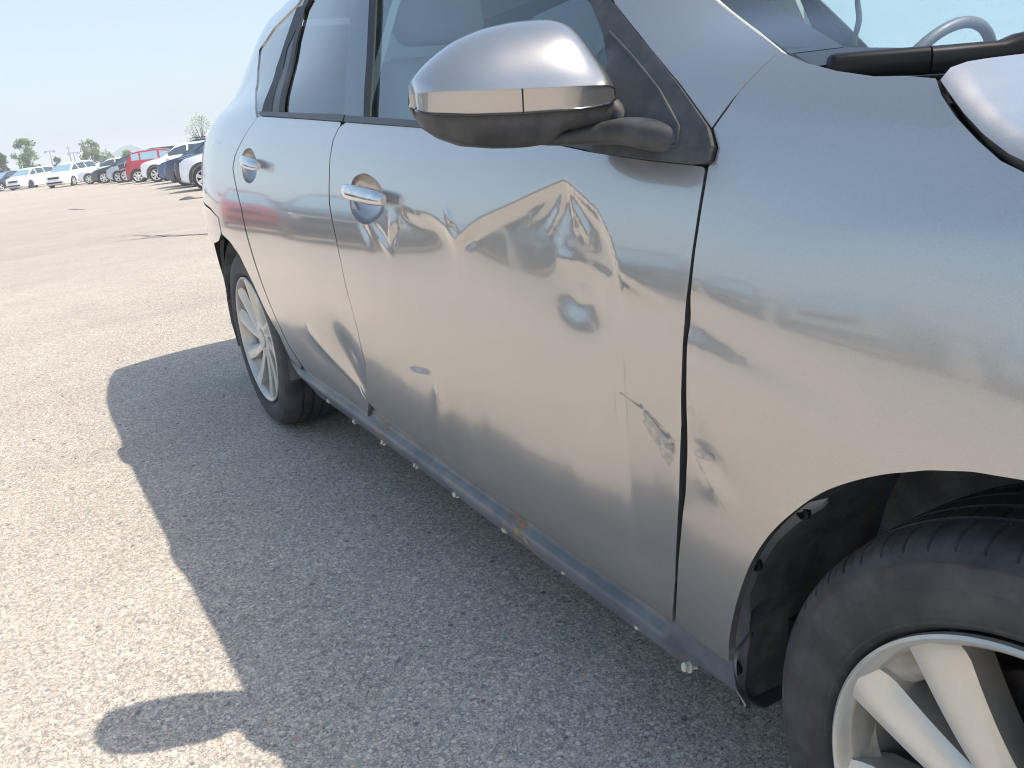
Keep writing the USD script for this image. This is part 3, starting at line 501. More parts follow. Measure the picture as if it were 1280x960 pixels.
# windscreen with its black printed band, cowl, wiper
ap = np.array(O['apil_in'][::1] + [(-.75, 1.045), (-.95, 1.17), (-1.12, 1.265), (-1.19, 1.312)])
tpar = np.concatenate([[0], np.cumsum(np.hypot(*np.diff(ap, axis=0).T))]); tq = np.linspace(0, tpar[-1], 34)
edge = side(np.interp(tq, tpar, ap[:, 0]), np.interp(tq, tpar, ap[:, 1])); edge = edge + np.array([.0, .010, -.006])
nu = 40; u = np.linspace(0, 1, nu)
W_ = np.zeros((34, nu, 3)); v = np.linspace(0, 1, 34)
for i in range(34):
    e = edge[i]; bulge = .30 * (1 - v[i]) + .13 * v[i]
    W_[i, :, 1] = e[1] * (1 - u); W_[i, :, 0] = e[0] + bulge * (1 - (1 - u) ** 2.2); W_[i, :, 2] = e[2] + (.006 + .03 * v[i]) * (1 - (1 - u) ** 2)
Wx = np.concatenate([W_[:1] - (W_[1:2] - W_[:1]) * np.array([1.0, .4, 1.0]) * 1.6, W_], 0)
wg = grid(Wx, flip=True)
obj('windscreen', cat(wg, mirrored(wg)), screen_glass, car, 40)
def frit(W, i0, i1, j0, j1):
    q = W[i0:i1, j0:j1].copy(); q[..., 0] += .0025; q[..., 2] += .0025; return grid(q, flip=True)
Wf = W_.copy()
ue = np.linspace(0, .055, 4)
side_band = np.stack([np.stack([np.interp(ue, u, W_[i, :, k]) for k in range(3)], 1) for i in range(34)]); side_band[..., 0] += .0025; side_band[..., 2] += .0025
low_band = np.stack([np.concatenate([Wx[:1, j], (Wx[0, j] + (Wx[2, j] - Wx[0, j]) * max(.0005, .9 - 6 * u[j]))[None]], 0) for j in range(nu)], 1); low_band[..., 0] += .003; low_band[..., 2] += .003
fb_ = cat(grid(side_band, flip=True), grid(low_band, flip=True)); obj('windscreen_border', cat(fb_, mirrored(fb_)), gloss_black, car, 40)
cw = []
for j in range(nu):
    b = W_[0, j]; cw.append([b + [.0, 0, -.012], b + [.03, 0, -.045], b + [.11 + .05 * u[j], 0, -.060]])
cw = grid(np.array(cw)); obj('cowl', cat(cw, mirrored(cw)), cowl_m, car, 40)

wa, wm, wb_, wc = np.array([-.3432, -.74, 1.0105]), np.array([-.2839, -.66, 1.0055]), np.array([-.2319, -.58, 1.0010]), np.array([-.181, -.5, .9965])
wa, wm, wb_, wc = (EYE + .962 * (q - EYE) for q in (wa, wm, wb_, wc))
def arm(pts, w, h, n=14):
    pts = np.asarray(pts, float); t = np.gradient(pts, axis=0); t /= np.linalg.norm(t, axis=1, keepdims=True)
    rows = []
    for p_, t_, w_, h_ in zip(pts, t, w, h):
        a = np.cross(t_, [0, 0, 1]); a /= np.linalg.norm(a); b = np.cross(a, t_)
        th = np.linspace(0, 2 * pi, n, endpoint=False); c_, s_ = np.cos(th), np.sin(th)
        rows.append(p_ + (np.sign(c_) * np.abs(c_) ** .7 * w_)[:, None] * a + (np.sign(s_) * np.abs(s_) ** .7 * h_)[:, None] * b)
    m = grid(np.transpose(np.array(rows), (1, 0, 2)), closed_u=True, flip=True)
    for ring in (rows[0], rows[-1]):
        k = len(ring); m = cat(m, TM(np.vstack([ring, ring.mean(0)]), [(i, (i + 1) % k, k) for i in range(k)]))
    m.fix_normals(); return m
def along(a, b, tt): return a[None] + (b - a)[None] * np.asarray(tt)[:, None]
lift = np.array([0, 0, .0])
w1 = arm(along(wa, wm + (wm - wa) * 0, [0, .01, .03, .07, .3, .6, .985]), [.004, .009, .011, .012, .013, .0135, .014], [.004, .0085, .0108, .0120, .0128, .0136, .0142])
wip = obj('wiper_arm', w1, wiper_m, car, 40)
w2 = arm(along(wm, wc, [0.0, .1, .38, .46, .55, .8, 1.2]) + np.array([[0, 0, 0], [0, 0, .0], [0, 0, .001], [0, 0, .004], [0, 0, .006], [0, 0, .007], [0, 0, .008]]), [.0125, .013, .0135, .016, .0165, .017, .017], [.0142, .0145, .015, .0172, .018, .018, .018])
obj('arm_head', w2, wiper_m, wip, 40)
w3 = arm(along(wa + (wm - wa) * .55 + [0, 0, -.013], wb_ + [0, 0, -.016], [0, .05, .5, 1]), [.008, .010, .011, .011], [.002, .004, .005, .005]); obj('wiper_blade', w3, gloss_black, wip, 40)

# --- side windows, frames and mouldings
rg_top = [(-2.30, 1.235), (-2.0, 1.262), (-1.72, 1.266)]
rg = O['rear_glass'] + rg_top + O['rear_glass_r']
body('rear_side_window', panel(rg, -.005, .03, skirt=0, rnd=0), dark_glass)
bp_ = O['bpillar_l'][::-1] + [(-1.71, 1.268), (-1.56, 1.268)] + O['bpillar_r'][::-1]
body('centre_pillar_cover', panel(bp_, -.001, .02, skirt=.01, rnd=0), gloss_black)
body('window_channel', panel(list(Polygon(O['bline']).buffer(0).buffer(.009).exterior.coords)[:-1], .0015, .02, skirt=.004, rnd=0), black_trim)
fg = O['fglass_l'] + [(-1.55, 1.266), (-1.30, 1.268), (-1.12, 1.20), (-.93, 1.065), (-.72, .912), (-.62, .84), (-.55, .745)] + O['fglass_b'][::-1][1:]
body('front_side_window', panel(fg, -.008, .03, skirt=0, rnd=0), clear_glass)
body('quarter_window', panel(list(Polygon(O['quarter_glass']).buffer(.03).exterior.coords)[:-1], -.004, .02, skirt=.006, rnd=0), dark_glass)
body('quarter_window_divider', panel(O['qbar'], .002, .02, skirt=.004, rnd=0), black_trim)
body('divider_strip', panel(O['qstrip'], .0, .02, skirt=.004, rnd=0), dark_strip)
body('window_channel', panel(O['qbar2'], .0025, .02, skirt=.004, rnd=0), black_trim)
body('belt_moulding', panel(O['belt_rear'], .006, .02, skirt=.016, rnd=.003), dark_strip); body('belt_moulding', panel(O['belt_front'], .006, .02, skirt=.016, rnd=.003), dark_strip)
fr_top = [(-2.40, 1.262), (-2.30, 1.232), (-2.0, 1.258), (-1.3, 1.262), (-1.12, 1.19), (-.93, 1.055), (-.735, .912), (-.701, .915), (-.90, 1.066), (-1.10, 1.201), (-1.3, 1.271), (-1.9, 1.273), (-2.36, 1.236)]
body('window_frame', panel([(-2.36, 1.237), (-2.30, 1.222), (-2.0, 1.250), (-1.31, 1.254), (-1.13, 1.185), (-.94, 1.048), (-.74, .912), (-.701, .915), (-.90, 1.066), (-1.10, 1.201), (-1.3, 1.271), (-1.9, 1.273)], .003, .02, skirt=.012, rnd=0), black_trim)
sail = O['sail_out'] + O['sail_in'][1:]
sail_p = panel(sail, .006, .012, skirt=.018, rnd=.004)
body('mirror_sail', sail_p, grain_black)
rid = np.array(O['sail_ridge']); body('sail_ridge', tube(to_surface(resample(rid, .02)[:-8], .006), .0022, 6), grain_black)

# --- handles in their cups
def cup(poly, depth):
    c = np.array(poly.centroid.coords[0]); ext = resample(np.array(poly.exterior.coords)[:-1], .004); rows = []
    for k in np.linspace(0, 1, 10):
        q = c + (ext - c) * math.cos(k * pi / 2 * .999); rows.append(to_surface(q, -.001 - depth * math.sin(k * pi / 2) ** .8))
    return grid(np.transpose(np.array(rows), (1, 0, 2)), closed_u=True)
m_ = cup(hole_f, .034)
def face_out(m, ref):
    n = (m.face_normals * m.area_faces[:, None]).sum(0)
    return TM(m.vertices, np.array(m.faces)[:, ::-1]) if n @ ref < 0 else m
m_ = face_out(m_, np.array([0, -1, 0])); body('handle_cup', m_, silver, front_door, smooth=60)
m_ = face_out(cup(hole_r, .034), np.array([0, -1, 0])); body('handle_cup', m_, silver, rear_door, smooth=60)
def handle(a, b, off):
    n = 13; t = np.linspace(0, 1, n); xs = np.array(a)[None] + (np.array(b) - np.array(a))[None] * t[:, None]
    o = off * (.45 + .55 * np.sin(pi * np.clip(t * .92 + .04, 0, 1)) ** .5)
    P = np.array([to_surface(xs[i:i + 1], o[i])[0] for i in range(n)])
    tt = np.gradient(P, axis=0); tt /= np.linalg.norm(tt, axis=1, keepdims=True); rows = []
    N = np.array([side_n(np.array([xs[i, 0]]), np.array([xs[i, 1]]))[0] for i in range(n)])
    hh = .0155 * (1 - np.abs(2 * t - 1) ** 6 * .35); ww = .0095 * (1 - np.abs(2 * t - 1) ** 5 * .4)
    for p_, t_, n_, h_, w_ in zip(P, tt, N, hh, ww):
        b_ = np.cross(n_, t_); b_ /= np.linalg.norm(b_); th = np.linspace(0, 2 * pi, 16, endpoint=False); rows.append(p_ + (np.cos(th) * h_)[:, None] * b_ + (np.sign(np.sin(th)) * np.abs(np.sin(th)) ** .8 * w_)[:, None] * n_)
    m = grid(np.transpose(np.array(rows), (1, 0, 2)), closed_u=True)
    for ring in (rows[0], rows[-1]): m = cat(m, TM(np.vstack([ring, ring.mean(0)]), [(i, (i + 1) % 16, 16) for i in range(16)]))
    m.merge_vertices(); m.fix_normals(); return m
hf = handle((-1.490, .6245), (-1.268, .6135), .030); body('handle', hf, chrome, front_door, smooth=60)
hr = handle((-2.350, .6785), (-2.165, .6635), .030); body('handle', hr, chrome, rear_door, smooth=60)

# --- scrapes and rub marks on the skin
def mark(pts, off=.0006, disp=door_dent, res=.006): return panel(pts, off, res, disp, skirt=0, rnd=0)
def stripe(a, b, wa_, wb2):
    a, b = np.array(a), np.array(b); d = (b - a) / np.linalg.norm(b - a); n = np.array([-d[1], d[0]])
    return [tuple(a + n * wa_), tuple(b + n * wb2), tuple(b - n * wb2), tuple(a - n * wa_)]
def oval(a, b, r):
    c0 = (np.array(a) + b) / 2; d = np.array(b) - a; L_ = np.linalg.norm(d) / 2 + r * .4; d = d / np.linalg.norm(d); n = np.array([-d[1], d[0]]); return [tuple(c0 + d * L_ * math.copysign(abs(math.cos(t)) ** .7, math.cos(t)) + n * r * math.sin(t)) for t in np.linspace(0, 2 * pi, 21)[:-1]]
A_, B_, C_ = P1('scr_a'), P1('scr_b'), P1('scr_c')
def smark(name, pts, mat, parent, disp=door_dent, off=.0006): obj(name, mark(pts, off, disp), mat, parent, 40)
smark('scrape_mark', stripe(A_, B_, .0012, .0018), scuff_dark, front_door)
smark('scrape_mark', stripe(B_ + [-.012, .006], C_ + [-.008, .006], .0016, .0055), scuff_dark, front_door)
smark('scrape_mark', stripe(B_ + [-.004, -.002], C_ + [-.010, -.004], .004, .010), scuff_mid, front_door)
smark('scrape_mark', stripe(B_ + [-.004, -.012], C_ + [-.012, -.016], .006, .018), scuff_soft, front_door)
smark('scrape_mark', stripe(A_ + [.012, .045], A_ + [.016, -.05], .0012, .001), scuff_soft, front_door)
smark('scrape_mark', stripe(A_ + [-.012, .0], A_ + [-.008, -.06], .001, .001), scuff_soft, front_door)
sa, sb = P1('smudge_a'), P1('smudge_b'); smark('rub_mark', oval(sa, sb, .0075), scuff_blue, front_door)
smark('rub_mark', stripe(P1('wedge_top') + [.0, .03], P1('wedge_top') + [.004, -.01], .003, .004), scuff_soft, front_door)
smark('paint_chip', [tuple(P1('chip') + q) for q in ((-.010, .014), (.004, .006), (.012, -.012), (.008, -.022), (-.004, -.006))], chip_m, rear_door, rear_dent, .0008)
smark('scrape_mark', stripe(P1('fscr') + [-.02, .02], P1('fscr2') + [.005, -.02], .0022, .0016), scuff_soft, fender, fender_dent)
smark('rub_mark', oval(P1('fd2') + [.0, .004], P1('fd2') + [.030, .006], .007), scuff_soft, fender, fender_dent); smark('rub_mark', oval(P1('fd1') + [.002, -.003], P1('fd1') + [.012, -.003], .005), scuff_soft, fender, fender_dent)
for k in range(16):
    x0_, s0_ = _rc.uniform(-1.5, -.5), _rc.uniform(.12, .5)
    smark('dirt_speck', [(x0_ + .0022 * math.cos(t) * _rc.uniform(.5, 1.1), s0_ + .0022 * math.sin(t)) for t in np.linspace(0, 5.5, 6)], scuff_dark, front_door)

for px_ in ((-2.80, .735), (-2.86, .742), (-2.765, .738), (-2.90, .728)):
    smark('dirt_speck', [(px_[0] + .016 * math.cos(t), px_[1] + .0022 * math.sin(t)) for t in np.linspace(0, 5.5, 7)], scuff_dark, car, lambda x, s: 0 * x)
# --- sill left bare where the skirt is missing, with its clips
xs_ = np.concatenate([np.linspace(-2.30, -.54, 56), np.linspace(-.53, -.392, 12)]); zr = np.interp(xs_, [-2.3, -.4], [.303, .268])
def sill_section(zr, x):
    pts = np.array([(-.770, zr + .085), (-.824, zr + .045), (-.831, zr + .024), (-.827, zr + .012), (-.832, zr + .003), (-.8405, zr - .003), (-.8435, zr - .013), (-.840, zr - .025), (-.829, zr - .040), (-.816, zr - .060), (-.804, zr - .078), (-.797, .207), (-.785, .200), (-.70, .198)])
    flat = np.array([(-.770, .350), (-.815, .325), (-.830, .310), (-.8345, .303), (-.8365, .296), (-.8372, .288), (-.8368, .278), (-.8345, .266), (-.829, .250), (-.819, .232), (-.808, .216), (-.798, .205), (-.785, .198), (-.70, .196)])
    k = np.clip((x + .535) / .03, 0, 1); k = k * k * (3 - 2 * k); pts = pts * (1 - k) + flat * k
    e = np.clip((-2.19 - x) / .11, 0, 1); pts[:, 1] += .03 * e * e; pts[:, 0] += .006 * e
    return [(x, y, z) for y, z in pts]
S_ = np.array([sill_section(z, x) for x, z in zip(xs_, zr)])
sm_ = face_out(grid(S_), np.array([0, -1, 0]))
sill = obj('sill', sm_, sill_m, car, 35); obj('sill', mirrored(sm_), silver, car, 35)
for cx, cz in ((-2.3076, .268), (-2.0355, .2325), (-1.8355, .2235), (-1.6306, .2234), (-1.4358, .2232), (-1.2339, .2232), (-1.0294, .2222), (-.8235, .222), (-.621, .2175), (-.4812, .2361)):
    z0 = cz; y0 = -.812 if cx < -.5 else -.838
    prof = [(y0 + .012, .0035), (y0 + .002, .0035), (y0 + .001, .0085), (y0 - .0015, .0095), (y0 - .0035, .0085), (y0 - .004, .0045), (y0 - .0075, .0045), (y0 - .008, .0075), (y0 - .0105, .008), (y0 - .0125, .0065), (y0 - .013, .0)]
    c = spin(prof, 20, centre=(0, 0, 0)); c.apply_translation((0, -y0, 0)); c.apply_scale(rng.uniform(.72, .92)); c.apply_translation((0, y0, 0)); R1 = trimesh.transformations.rotation_matrix(math.radians(-28 + rng.uniform(-16, 16)), (1, 0, 0), (0, y0, 0)); R2 = trimesh.transformations.rotation_matrix(rng.uniform(-.45, .45), (0, 0, 1), (0, y0, 0))
    c.apply_transform(R2 @ R1); c.apply_translation((cx, 0, z0)); c.fix_normals(); obj('clip', c, clip_m, sill, 35)
for a, b in ((-1.60, -1.54), (-.98, -.88)):
    xq = np.linspace(a, b, 14); zq = np.interp(xq, [-2.3, -.4], [.303, .268]); q = np.array([sill_section(z, x) for x, z in zip(xq, zq)])[:, 3:10].copy(); q[..., 1] -= .0012; obj('rust_patch', face_out(grid(q), np.array([0, -1, 0])), rust_m, sill, 35)

# --- wheels
def tyre(n_block=66, per=12, npf=True):
    prof = [(.014, .2165), (.004, .222), (-.001, .228), (-.0005, .231), (-.004, .236), (-.0055, .246), (-.0065, .256), (-.0058, .262), (-.0066, .264), (-.0056, .270), (-.0035, .280), (-.0015, .286), (-.0025, .288), (.001, .2925), (.004, .297), (.008, .3015), (.013, .3060), (.019, .3095), (.026, .3118), (.034, .3132), (.044, .3142)]
    mid = [(.0475, .3144), (.0485, .3070), (.0545, .3070), (.0555, .3150), (.066, .3156), (.078, .3160), (.0795, .3160), (.0805, .3075), (.0875, .3075), (.0885, .3162), (.1025, .3165)]
    full = prof + mid; full = full + [(.205 - a, r) for a, r in full[::-1][1:]]
    full = np.array(full); k_ = np.clip((full[:, 1] - .27) / .04, 0, 1); full[:, 1] -= .0040 * k_; N = n_block * per; th = np.arange(N) / N * 2 * pi
    R = np.repeat(full[None, :, 1], N, 0); Y = np.repeat(full[None, :, 0], N, 0)
    ph = (np.arange(N) % per)
    blk = np.arange(N) // per
    sh = (full[:, 0] > .0035) & (full[:, 0] < .047) & (full[:, 1] > .2965) | (full[:, 0] > .158) & (full[:, 0] < .2015) & (full[:, 1] > .2965)
    R[np.ix_(ph == 0, sh)] -= .0026
    rib = (full[:, 0] > .056) & (full[:, 0] < .0785) | (full[:, 0] > .1265) & (full[:, 0] < .149)
    R[np.ix_(ph == per // 2, rib)] -= .004
    R[np.ix_((ph == per // 2), sh)] -= .0010
    P = np.stack([np.cos(th)[:, None] * R, Y, np.sin(th)[:, None] * R], -1)
    return grid(P, closed_u=True, flip=False)
def face_wheel(m): 
    m.fix_normals() if len(m.faces) < 3000 else None; return m
tyre_hi = tyre(); tyre_lo = tyre(66, 4)
nn = tyre_hi.face_normals; cc = tyre_hi.triangles_center; rad = np.stack([cc[:, 0], (cc[:, 1] - .1) * 1.0, cc[:, 2]], 1)
if ((nn * np.stack([cc[:, 0], 0 * cc[:, 1], cc[:, 2]], 1)).sum(1) > 0).mean() < .5: tyre_hi = TM(tyre_hi.vertices, tyre_hi.faces[:, ::-1]); tyre_lo = TM(tyre_lo.vertices, tyre_lo.faces[:, ::-1])
rim_prof = [(.004, .2185), (-.002, .2182), (-.0045, .2150), (-.003, .2115), (.0015, .2085), (.006, .2050), (.012, .2025), (.024, .1995), (.030, .196), (.06, .193), (.11, .190), (.16, .195), (.175, .205)]
def orient_out(m, f):
    d = (m.face_normals * f(m.triangles_center)).sum(1); return TM(m.vertices, m.faces[:, ::-1]) if (d * m.area_faces).sum() < 0 else m
rim_ring = orient_out(spin(rim_prof, 144), lambda c: np.stack([-c[:, 0], np.full(len(c), -.08), -c[:, 2]], 1))
def spoke(a_rim, twist=math.radians(13)):
    rs_ = np.linspace(.2125, .040, 18); rows = []
    for r in rs_:
        t = (.2125 - r) / (.2125 - .04); a = a_rim + twist * t ** 1.25
        w = (.060 * (1 - t) + .032 * t) + .012 * max(0, (t - .8) / .2); d = .0005 + .026 * t ** 1.3 if t < .95 else .027
        d = .0000 + .020 * (t ** .8)
        er = np.array([math.cos(a), 0, math.sin(a)]); et = np.array([-math.sin(a), 0, math.cos(a)])
        k = min(1, t * 5 + .25)
        sec = [(.47, .010 * k), (.44, .0015), (-.06, -.0005), (-.47, .014 * k), (-.43, .046 * k + .004), (.42, .046 * k + .004)]
        rows.append([er * r + et * (q * w) + np.array([0, d + yy, 0]) for q, yy in sec])
    P = np.array(rows); m = grid(np.transpose(P, (1, 0, 2)), closed_u=True); 
    for ring in (P[0], P[-1]): m = cat(m, TM(np.vstack([ring, ring.mean(0)]), [(i, (i + 1) % 6, 6) for i in range(6)]))
    m.merge_vertices(); m.fix_normals(); return m
def pocket_ring():
    th = np.linspace(0, 2 * pi, 240, endpoint=False); rows = []
    base = math.radians(139)                                             # a pocket floor joins each pair of spokes near the rim
    inn = .183 - .012 * np.cos((th - base) * 5)
    a = np.stack([np.cos(th) * .2035, np.full(240, .016), np.sin(th) * .2035], 1); b = np.stack([np.cos(th) * (inn + .006), np.full(240, .030), np.sin(th) * (inn + .006)], 1); c = np.stack([np.cos(th) * inn, np.full(240, .040), np.sin(th) * inn], 1)
    return orient_out(grid(np.stack([a, b, c], 1), closed_u=True), lambda q: np.tile([0, -1.0, 0], (len(q), 1)))
hub = orient_out(spin([(.060, .078), (.030, .074), (.022, .066), (.0195, .058), (.0195, .036), (.0215, .0335), (.0215, .001)], 60), lambda q: np.tile([0, -1.0, 0], (len(q), 1)))
capm = orient_out(spin([(.0225, .0325), (.0165, .0315), (.0145, .027), (.0155, .0255), (.0150, .001)], 40), lambda q: np.tile([0, -1.0, 0], (len(q), 1)))
def wheel(cx, yface, flip, hi, spin_deg, steer=0):
    def pl(m):
        m = m.copy(); m.apply_transform(trimesh.transformations.rotation_matrix(-math.radians(spin_deg), (0, 1, 0)))
        m.apply_translation((cx, yface, .3135)); return mirrored(m) if flip else m
    w = obj('wheel', pl(cat(rim_ring, hub)), alloy, car, 35)
    obj('tyre', pl(tyre_hi if hi else tyre_lo), tyre_m, w, 30)
    for k in range(5):
        for a in (155, 123.0): obj('spoke', pl(spoke(math.radians(a + 72 * k))), alloy, w, 28)
    obj('rim_pocket', pl(pocket_ring()), alloy_pocket, w, 40); obj('centre_cap', pl(capm), alloy, w, 40)
    obj('brake_disc', pl(orient_out(spin([(.085, .150), (.083, .149), (.083, .095), (.065, .085), (.065, .001)], 60), lambda q: np.tile([0, -1.0, 0], (len(q), 1)))), iron, w, 40)
    cal = box(-.15, -.07, .06, .13, -.06, .10, .012); obj('brake_caliper', pl(cal), iron, w, 40)
    for k in range(5):
        a = math.radians(103 + 72 * k); b = spin([(.034, .0105), (.0195, .010), (.0185, .0085), (.0185, .0)], 12); b.apply_translation((.0500 * math.cos(a), .002, .0500 * math.sin(a))); b.fix_normals(); obj('wheel_nut', pl(b), chrome, w, 35)
    obj('wheel_back', pl(spin([(.13, .19), (.13, .0)], 24)), dark, w, False)
wheel(0, -.864, False, True, 0); wheel(-2.64, -.8446, False, True, 9)
wheel(0, -.864, True, False, 30); wheel(-2.64, -.8446, True, False, 50)

# --- arch liners
lo, li = np.array(O['liner_out']), np.array(O['liner_in'])
def rs_(p_, n):
    d = np.concatenate([[0], np.cumsum(np.hypot(*np.diff(p_, axis=0).T))]); q = np.linspace(0, d[-1], n); return np.stack([np.interp(q, d, p_[:, 0]), np.interp(q, d, p_[:, 1])], 1)
n = 60; lo_, li_ = rs_(lo, n), rs_(li, n)
wob = .0010 * np.sin(np.arange(n) * .9) + .0015 * np.sin(np.arange(n) * .31 + 1)
k3 = np.linspace(0, 1, 5)
Fl = np.array([[(lo_[i, 0] * (1 - k) + li_[i, 0] * k, -.838 + (.028 + wob[i]) * k - .006 * math.sin(pi * k), lo_[i, 1] * (1 - k) + li_[i, 1] * k) for k in k3] for i in range(n)])
flange = face_out(grid(Fl), np.array([0, -1, 0])); liner = None
th0 = math.atan2(li_[0, 1] - .316, li_[0, 0])
arc_p = np.array([(.362 * math.cos(t), .316 + .362 * math.sin(t)) for t in np.linspace(th0 - .05, math.radians(-10), 40)])
path = np.vstack([li_[::-1], arc_p]); path = rs_(path, 120)
yy_ = np.concatenate([np.linspace(-.812, -.56, 18)])
cen = np.array([0, .316])
Lr = np.zeros((120, 18, 3))
for j, y in enumerate(yy_):
    d = path - cen; r = np.linalg.norm(d, axis=1, keepdims=True); rr = r + .012 + .006 * meshkit.noise(np.c_[path * 18, np.full(120, y * 14)])[:, None] + (.004 * ((np.arange(120) // 9) % 2))[:, None]
    q = cen + d / r * rr; Lr[:, j, 0] = q[:, 0]; Lr[:, j, 1] = y; Lr[:, j, 2] = q[:, 1]
inner = grid(Lr)
def disc(cx, y, r): 
    return spin([(y, r), (y, .0)], 40, centre=(cx, 0, .316))
lm = cat(inner, disc(0, -.56, .40)); liner = obj('wheel_arch_liner', lm, liner_m, car, 35)
obj('liner_edge', flange, flange_m, liner, 35)
for i in (6, 24, 50):
    q = Fl[i, 2]; c = spin([(.004, .0095), (-.001, .009), (-.002, .006), (.001, .005), (.001, .0)], 16); c.apply_translation(q + [0, -.002, 0]); c.fix_normals(); obj('liner_rivet', c, black_trim, liner, 35)
obj('wheel_arch_liner', mirrored(cat(disc(0, -.56, .40), grid(Lr[::3]))), liner_m, car, 35)
def rear_liner():
    pth = np.array([(-2.64 + .352 * math.cos(t), .316 + .345 * math.sin(t)) for t in np.linspace(math.radians(-12), math.radians(158), 44)]); pth = np.vstack([pth, [(-2.985, .40), (-2.99, .32), (-2.95, .23)]])
    ys = np.linspace(-.846, -.50, 8); return np.array([[(x + (0 if j else 0), y, z) for j, y in enumerate(ys)] for x, z in pth])
rl = rear_liner(); rlm = cat(grid(rl), disc(-2.64, -.52, .40)); body('wheel_arch_liner', rlm, liner_m, smooth=35)
# dark shield left hanging behind the rear wheel
sg = np.array([(-2.900, .640), (-2.955, .585), (-2.985, .50), (-2.985, .42), (-2.965, .34), (-2.925, .27), (-2.88, .225)]); sgr = rs_(sg, 26)
ys = np.linspace(-.842, -.62, 6); SG = np.array([[(x - .012 * math.sin(j * .9) * (j > 0), y, z) for j, y in enumerate(ys)] for x, z in sgr]); sgm = grid(SG); fl2 = np.array([[(x, -.842, z), (x + .028 + .006 * math.sin(i * .8), -.834, z + .012)] for i, (x, z) in enumerate(sgr)])
body('splash_shield', cat(sgm, grid(fl2)), black_trim, smooth=35)

# --- inner structure, so that gaps and windows show what lies behind them
inner_xs = Polygon([(-3.30, .06), (.70, .06), (.72, .40), (.30, .55), (-.1, .66), (-.40, .69), (-3.30, .70)])
for cx, R in ((0, .40), (-2.64, .372)): inner_xs = inner_xs.difference(Point(cx, .316 - .245).buffer(R))
if inner_xs.geom_type == 'MultiPolygon': inner_xs = max(inner_xs.geoms, key=lambda g: g.area)
ish = panel(list(inner_xs.exterior.coords)[:-1], -.046, .05, skirt=0, rnd=0); body('inner_side', ish, dark)
obj('floor_pan', cat(box(-3.30, -2.98, -.66, .66, .24, .34), box(-2.30, -.36, -.72, .72, .215, .30), box(-2.98, -2.30, -.50, .50, .24, .36), box(-.36, .36, -.50, .50, .22, .40), box(.36, .78, -.62, .62, .22, .40)), dark, car, False)
# cabin
dsh = []
for j, y in enumerate(np.linspace(-.74, .74, 31)):
    f_ = 1 - (abs(y) / .74) ** 2.4; x0 = -.36 + .27 * f_
    dsh.append([(x0 + .03, y, .972), (x0 - .12, y, .985 + .006 * f_), (x0 - .30, y, .985), (x0 - .40, y, .965), (x0 - .45, y, .90), (x0 - .42, y, .62)])
obj('dashboard', grid(np.array(dsh)), dash_m, car, 40)
sw = np.array([[(-.93 + .0, .37, .935)]]); t_ = np.linspace(0, 2 * pi, 61); tilt_ = math.radians(24)
ring = np.stack([-.96 - .185 * np.cos(t_) * math.sin(tilt_) * -1, .335 + .185 * np.sin(t_), .900 + .185 * np.cos(t_) * math.cos(tilt_)], 1)
swm = cat(tube(ring, .0125, 12, cap=False)); st = obj('steering_wheel', swm, wheel_m, car, 50)
hubp = np.array([-.96, .335, .900]); spk = cat(*[tube([hubp + [.03, 0, 0], hubp + [.015, .09 * math.sin(a), .09 * math.cos(a)], [-.96 + .185 * math.cos(a) * math.sin(tilt_), .335 + .185 * math.sin(a), .900 + .185 * math.cos(a) * math.cos(tilt_)]], [.03, .018, .011], 8) for a in (pi / 2, -pi / 2, pi)])
obj('wheel_spokes', cat(spk, box(-.96, -.91, .275, .395, .855, .945, .015)), wheel_m, st, 50)
def seat(cy, x0=-1.72):
    s1 = box(x0, x0 + .52, cy - .25, cy + .25, .40, .56, .05); bk = box(-.07, .07, -.24, .24, 0, .62, .055); bk.apply_transform(trimesh.transformations.rotation_matrix(math.radians(-18), (0, 1, 0))); bk.apply_translation((x0, cy, .54))
    s = obj('seat', s1, fabric, car, 40); obj('backrest', bk, fabric, s, 40)
    hd = box(-.05, .05, -.13, .13, 0, .17, .04); hd.apply_transform(trimesh.transformations.rotation_matrix(math.radians(-12), (0, 1, 0))); hd.apply_translation((x0 - .225, cy, 1.17)); obj('headrest', hd, fabric, s, 40)
seat(-.36); seat(.36)
obj('rear_bench', cat(box(-2.62, -2.15, -.62, .62, .42, .58, .05), box(-2.78, -2.62, -.62, .62, .5, 1.06, .05)), fabric, car, 40)
for sgn in (1, -1):
    q = np.array([to_surface(np.array([[x, s_]]), -.035)[0] for x, s_ in ((-1.60, .70), (-1.60, .85), (-1.62, 1.05), (-1.63, 1.25))]); q2 = np.array([to_surface(np.array([[x, s_]]), -.035)[0] for x, s_ in ((-1.74, .70), (-1.73, .85), (-1.71, 1.05), (-1.70, 1.25))])
    m = grid(np.stack([q, q + [0, .02, 0], q2 + [0, .02, 0], q2], 1)); obj('pillar_trim', m if sgn == 1 else mirrored(m), trim_light, car, 40)
    dt = panel([(-1.60, .15), (-.46, .15), (-.46, .66), (-1.60, .70)], -.06, .06, skirt=0, rnd=0); obj('door_trim', dt if sgn == 1 else mirrored(dt), fabric, car, 40)
    a_ = side(np.array([-.44, -.62, -.85, -1.10]), np.array([.84, .95, 1.10, 1.24])); m = tube(a_ + [-.0, .060, -.045], .020, 8); obj('pillar_trim', m if sgn == 1 else mirrored(m), trim_light, car, 40)

